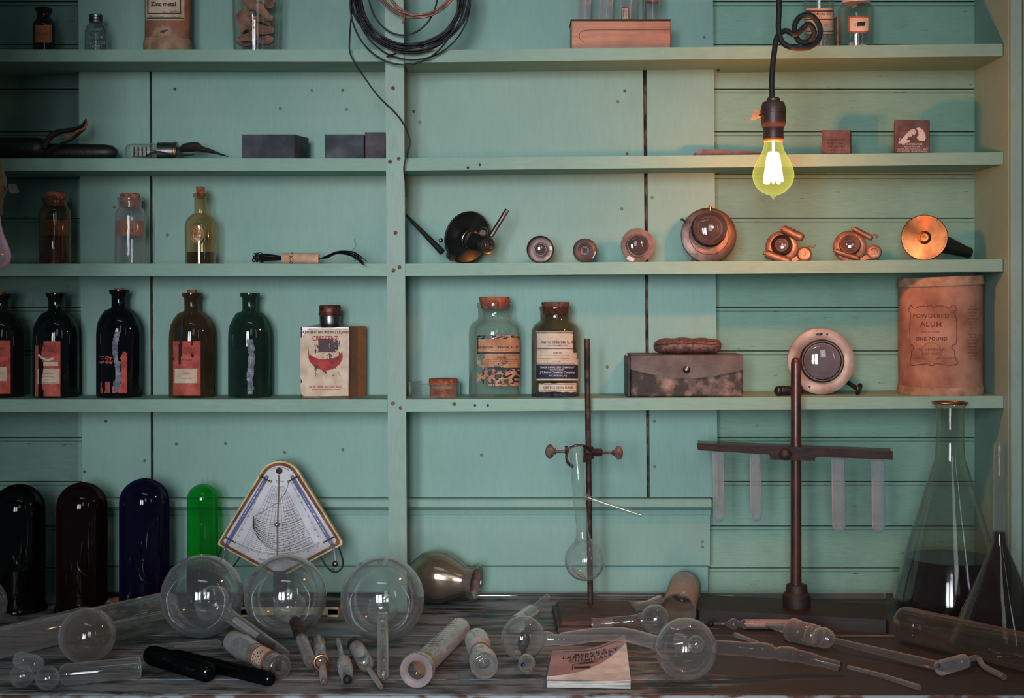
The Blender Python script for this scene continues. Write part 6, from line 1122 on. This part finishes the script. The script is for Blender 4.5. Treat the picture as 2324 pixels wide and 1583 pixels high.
# ---- booklet
t = thing('booklet', 'pink Laboratory Chemicals booklet with curled cream pages lying near the bench edge', 'booklet', B(1335, 1530))
A, Bq, Cq, D = B(1240, 1560), B(1432, 1563), B(1418, 1492), B(1254, 1492)
def bk(u, v, z): q = (A*(1-u)+Bq*u)*(1-v)+(D*(1-u)+Cq*u)*v; return V(q.x, q.y, z)
mb = MB()
for k in range(7):
    z = .0006+k*.0011; lift = .004*k/6; n_ = 12; vs = []
    for i in range(n_+1):
        for v in (0, .97-.01*k): u = i/n_; vs += [bk(.01+u*.985, v, z+lift*max(0, u-.3)**1.5), bk(.01+u*.985, v, z+.0009+lift*max(0, u-.3)**1.5)]
    mb.add(vs, [(4*i+1, 4*i+5, 4*i+7, 4*i+3) for i in range(n_)]+[(4*i, 4*i+4, 4*i+5, 4*i+1) for i in range(n_)]+[(4*i+2, 4*i+3, 4*i+7, 4*i+6) for i in range(n_)]+[(4*n_, 4*n_+2, 4*n_+3, 4*n_+1), (0, 1, 3, 2)])
mb.build('pages', MT['page'], t, smooth=20)
zc_ = lambda u, v: .0094+.045*max(0, u-.4)**1.6*(.35+v*.7)+.0012*math.sin(u*3)
diag = lambda u: .06+.72*max(0, (u-.02))**1.7
mb = MB(); nu, nv = 24, 14; vs = []
for i in range(nu+1):
    u = i/nu; v0 = min(.9, diag(u))
    for j in range(nv+1): v = v0+(1-v0)*j/nv; vs.append(bk(u, v, zc_(u, v)))
idx = lambda i, j: i*(nv+1)+j
mb.add(vs, [(idx(i, j), idx(i+1, j), idx(i+1, j+1), idx(i, j+1)) for i in range(nu) for j in range(nv)], 0)
cmp_ = lambda px, py, off=0: (lambda u, v: bk(u, v, zc_(u, v)+off))(px, py)
fb = lambda u, v, off=0: cmp_(u, -v, off)
mb.line([(u/20, -.93) for u in range(3, 20)], fb, .025, 1, .0008)
for w, v, z_ in (("MERCK'S", .80, .10), ('LABORATORY', .71, .105), ('CHEMICALS', .61, .095)): mb.text(w, lambda a, b, o_: fb(a, b, .0008), .52, -v, z_, 2, .02, space=1.2, narrow=.95)
mb.line([(.24+.03*k, -.55) for k in range(16)], fb, .008, 2, .0008); mb.line([(.30, -.30), (.30, -.47), (.36, -.49), (.62, -.49)], fb, .012, 2, .0008); mb.patch(fb, .38, .56, -.53, -.49, 4, 1, 2, .0008); mb.patch(fb, .32, .52, -.40, -.34, 4, 1, 2, .0008)
mb.build('cover', [MT['pinkcover'], MT['bluestripe'], MT['ink']], t, smooth=60)
mb = MB(); vs = []; nv = 8
for i in range(nu+1):
    u = i/nu; v0 = min(.9, diag(u)); zt_ = zc_(u, v0)
    for j in range(nv+1): w = j/nv; vs.append(bk(u, v0*(1-w)+.01, .0092+(zt_+.0014-.0092)*(1-w)**1.6+.0004*(1-w)+(.006*max(0, u-.6)*math.sin(w*PI))))
idx = lambda i, j: i*(nv+1)+j
mb.add(vs, [(idx(i, j+1), idx(i+1, j+1), idx(i+1, j), idx(i, j)) for i in range(nu) for j in range(nv)]); mb.build('curled_page', MT['page'], t, smooth=60)

# ---- loose pieces, left half
t = thing('ink_cylinder', 'clear graduated cylinder lying down, pinkish round foot facing the viewer', 'graduated cylinder', B(1000, 1500)); a, b = B(1044, 1424, .0152), B(944, 1522, .0205); L = (b-a).length; r = .0146
t.name = 'graduated_cylinder'
glassprof(t, 'barrel', [(r*.75, 0), (r*.98, .002), (r, .008), (r, L-.040), (r*.8, L-.034)], a, b, MT['dusty'], 40); ax = (b-a).normalized(); fc = a+ax*(L-.001)
glassprof(t, 'foot', [(r*.8, -.034), (r*1.1, -.026), (.0200, -.014), (.0205, -.003), (.0200, 0), (.0178, .0002), (.0172, -.0012)], fc, fc+ax, MT['clear'], 48)
mb = MB(); mb.lathe([(.0112, -.004), (.0195, -.0008), (.0200, .0004), (.0185, .0006), (.0125, -.002)], axisM(fc, fc+ax), 48, 0, False, False); mb.build('ground_ring', MT['frost'] if 0 else solid('pinkish_ground_glass', c(150, 134, 132), c(128, 112, 110), .5, bump=.1), t, label='pinkish frosted ring'); M_ = axisM(a, b); mb = MB()
sd = ax.cross(V(0, -.35, 1)).normalized(); upn = sd.cross(ax); upn = -upn if upn.z < 0 else upn
for k in range(12): mb.tube([a+ax*(.03+k*.012)+(upn*math.cos(q_)+sd*math.sin(q_)-V(0, 0, 0))*(r+.0002) for q_ in [-.1, .1, .3, .5 if k % 3 else .8]], .0003, 4)
mb.build('graduations', MT['ink'], t, kind='stuff')
t = thing('waisted_vessel', 'small waisted glass vessel with white label, ringed mouth facing the viewer', 'glass vessel', B(1092, 1520)); a, b = B(1082, 1450, .0165), B(1100, 1511, .0178); L = (b-a).length; r = .0170
glassprof(t, 'body', [(0, 0), (r*.5, .0005), (r*.92, .003), (r*.95, .030), (r*.75, .045), (r*.66, L*.5), (r*.72, L*.62), (r, L*.78), (r*1.0, L-.006), (r*.93, L), (r*.7, L+.0005), (r*.55, L-.004), (r*.5, L-.02)], a, b, MT['dusty'], 44)
mb = MB(); mb.lathe([(r*.80, L*.32), (r*.72, L*.48)], axisM(a, b), 36, 0, False, False); mb.build('label', MT['porcelain'], t, label='white paper band')
mb = MB(); ax = (b-a).normalized(); mb.torus(b+ax*.0, ax, r*.80, .0008, 36); mb.torus(b-ax*.004, ax, r*.5, .0008, 30); mb.ball(b-ax*.02, r*.33, 16); mb.tube(spline([b-ax*.02, b+ax*.002+V(-.003, 0, .004), b+V(-.008, 0, .012), b-ax*.02+V(-.010, 0, .016)], 5), .0005, 5); mb.build('mouth_rings', MT['clear'], t)
for nm_, lab, segs in (('glass_adapter', 'glass tube with copper ring and thin tip, right of the frosted-end stem', [(722, 1452, 15, 'clear', 'barrel'), (729, 1502, 15, None, None), (732, 1509, 8, 'frost', 'tip'), (735, 1546, 8, None, None)]),
                       ('dropper_bulb', 'thin glass stem swelling to a rounded bulb with black tip', [(767, 1450, 6, 'clear', 'stem'), (778, 1496, 7, None, None), (780, 1500, 16, 'dusty', 'bulb'), (788, 1538, 13, None, None)]),
                       ('medicine_dropper', 'glass dropper with knurled black cap and slim tapering end', [(808, 1466, 18, 'clear', 'barrel'), (832, 1508, 18, None, None), (836, 1515, 6, 'frost', 'nozzle'), (866, 1560, 5, None, None)])):
    r0 = [B(x, y, (h+.8)*s(1.78)) for x, y, h, _, _ in segs]; t = thing(nm_, lab, 'glass tube', V(r0[0].x, r0[0].y, 0))
    for i in (0, 2):
        p0, p1 = r0[i], r0[i+1]; L = (p1-p0).length; k0, k1 = segs[i][2]*s(1.8), segs[i+1][2]*s(1.74)
        glassprof(t, segs[i][4], [(0, 0), (k0*.8, .0006), (k0, .003), (k0*.5+k1*.5 if i == 0 else max(k0, k1)*1.05, L*.5), (k1, L-.004), (k1*.7, L-.0008), (0, L)], p0, p1, MT[segs[i][3]], 26)
    if nm_ == 'glass_adapter': mb = MB(); mb.torus(r0[1], r0[1]-r0[0], .0086, .0018, 26); mb.build('ring', MT['copper'], t, label='copper ring')
    if nm_ == 'dropper_bulb': mb = MB(); mb.ball(r0[3]+V(.001, -.006, .0), .0056, 18); mb.build('tip', MT['black'], t, label='black ball tip')
    if nm_ == 'medicine_dropper': ax = (r0[1]-r0[0]).normalized(); mb = MB(); mb.cyl(r0[0]-ax*.008, r0[0]+ax*.010, .0106, seg=20); mb.build('cap', MT['rubber'], t, label='knurled black cap'); mb = MB(); mb.cyl(r0[0]+ax*.012, r0[0]+ax*.030, .0070, seg=20); mb.build('inner_paper', MT['whiteink'], t)
# labelled vial
a, b = B(527, 1455, .0162), B(637, 1514, .0152); t = thing('labelled_vial', 'double glass vial with cream red-bordered label, open end towards viewer', 'vial', V(a.x, a.y, 0)); L = (b-a).length; r = .0148; ax = (b-a).normalized()
glassprof(t, 'outer_vial', [(0, 0), (r*.7, .001), (r, .005), (r*1.02, .03), (r*1.08, .034), (r*1.0, .040), (r*.95, L*.5)], a, b, MT['dusty'], 36)
glassprof(t, 'inner_vial', [(0, L*.3), (r*.8, L*.32), (r*.92, L*.4), (r*.92, L-.006), (r*.98, L-.002), (r*.9, L), (r*.55, L+.0003), (r*.45, L-.01)], a, b, MT['dusty2'], 36)
def vmap(u, v, off=0): M__ = axisM(a, b); return M__ @ V((r*.93+off)*math.cos(v), (r*.93+off)*math.sin(v), u)
mb = MB(); mb.patch(vmap, L*.60, L*.84, 1.2, 4.0, 8, 18, 1, .0004); mb.patch(vmap, L*.63, L*.81, 1.4, 3.8, 8, 18, 0, .0007)
for k in range(4): mb.scrawl(lambda u_, v_, o_: vmap(L*.66+k*L*.043+v_*.001, 2.6-u_*.12, .001), -6, 6, 0, 4, 2, seed=k)
mb.build('label', [MT['cream'], MT['redlab'], MT['ink']], t, smooth=0); mb = MB(); mb.cyl(a+ax*L*.36, a+ax*L*.50, r*.78, seg=24); mb.build('stopper', MT['leatherd'], t, label='dark stopper between the vials')
def roundtube(label, x0, y0, x1, y1, r, m, cat='glass tube', name='glass_tube', group=None, ends=(1, 1), dz=0, extra=None):
    a, b = B(x0, y0, r+.0003+dz), B(x1, y1, r+.0003+dz); L = (b-a).length; t = thing(name, label, cat, V(a.x, a.y, 0), group)
    e0 = [(0, 0), (r*.5, r*.13), (r*.87, r*.5), (r, r)] if ends[0] else [(r*1.04, 0), (r*1.0, .003)]
    e1 = [(r, L-r), (r*.87, L-r*.5), (r*.5, L-r*.13), (0, L)] if ends[1] else [(r, L-.003), (r*1.04, L)]
    glassprof(t, 'tube', e0+e1, a, b, m, 32); return t, a, b
roundtube('short thick black glass tube with rounded end, lower left of bench', 335, 1483, 482, 1527, .0125, MT['tubeblack'])
roundtube('longer slim black glass tube lying behind the thick black one', 390, 1486, 620, 1542, .0086, MT['tubeblack'])
roundtube('slim clear tube lying behind the two black tubes', 338, 1473, 503, 1460, .0062, MT['dusty'])
t, a, b = roundtube('long wide dusty tube running from left edge towards the first globe', -70, 1475, 398, 1368, .0195, MT['dusty'])
t, a, b = roundtube('slim long tube with brown cork end behind the wide left tube', -12, 1435, 258, 1369, .0062, MT['dusty']); ax = (b-a).normalized(); mb = MB(); mb.cyl(b-ax*.012, b+ax*.012, .0078, .0084, seg=20); mb.build('cork', MT['cork'], t)
R = 63*s(H*F/(1505-HZ)); C = B(198, 1442, R+.0003); t = thing('globe_flask', 'dusty brownish globe at lower left with wide open neck pointing right', 'glass globe', V(C.x, C.y, 0)); E = B(364, 1408, .0160); L = (E-C).length; r = .0148
glassprof(t, 'globe', [(R*math.sin(q_), -R*math.cos(q_)) for q_ in [(PI-.45)*k/30 for k in range(31)]], C, E, MT['dusty2'], 60)
glassprof(t, 'neck', [(r, R*.90), (r, L-.003), (r*1.07, L)], C, E, glass('greenish_neck_glass', (.78, .84, .78, 1), (.35, .45, .36, 1), .1, (.45, .5, .42, 1), .04, 1), 36)
R = 60*s(1.984); C = B(-46, 1370, R+.0003); t = thing('globe_flask', 'clear globe mostly outside the left edge with thin rod-like stem', 'glass globe', V(C.x, C.y, 0)); mb = MB(); mb.ball(C, R, 56); mb.build('globe', MT['ballg'], t); mb = MB(); mb.tube([C+V(.030, -.017, -.010), B(36, 1407, .0045)], [.005, .004], 14); mb.build('stem', MT['clear'], t)
t = thing('twin_bulb_tube', 'clear tube with two small round bulbs at its left end, front left', 'glass apparatus', B(150, 1560)); r = .0142; C1 = B(50, 1533, r+.0002); C2 = B(108, 1538, r+.0002)
mb = MB(); mb.ball(C1, r, 40); mb.build('bulb', MT['ballg'], t); mb = MB(); mb.ball(C2, r, 40); mb.tube([C1+V(r*.9, 0, 0), C2-V(r*.9, 0, 0)], .003, 12); mb.build('bulb', MT['ballg'], t)
a, b = B(132, 1531, .0132), B(320, 1513, .0132); L = (b-a).length; r = .0128
glassprof(t, 'chamber', [(.003, -.004), (.004, 0), (r*.8, .003), (r, .009), (r, L-.008), (r*1.03, L-.006), (r*.95, L-.001), (r*.6, L), (0, L)], a, b, MT['clear'], 36); ax = (b-a).normalized(); mb = MB(); mb.tube([a, a+ax*.05], .002, 8); mb.tube([a+ax*.05, a+ax*(L-.01)+V(0, 0, .003)], .0005, 5); mb.tube([a+ax*.05, a+ax*(L-.01)-V(0, 0, .003)], .0005, 5); mb.build('inner_wires', MT['steel'], t)
roundtube('short stubby clear tube lying behind the twin small bulbs', 38, 1494, 92, 1508, .0105, MT['dusty'])
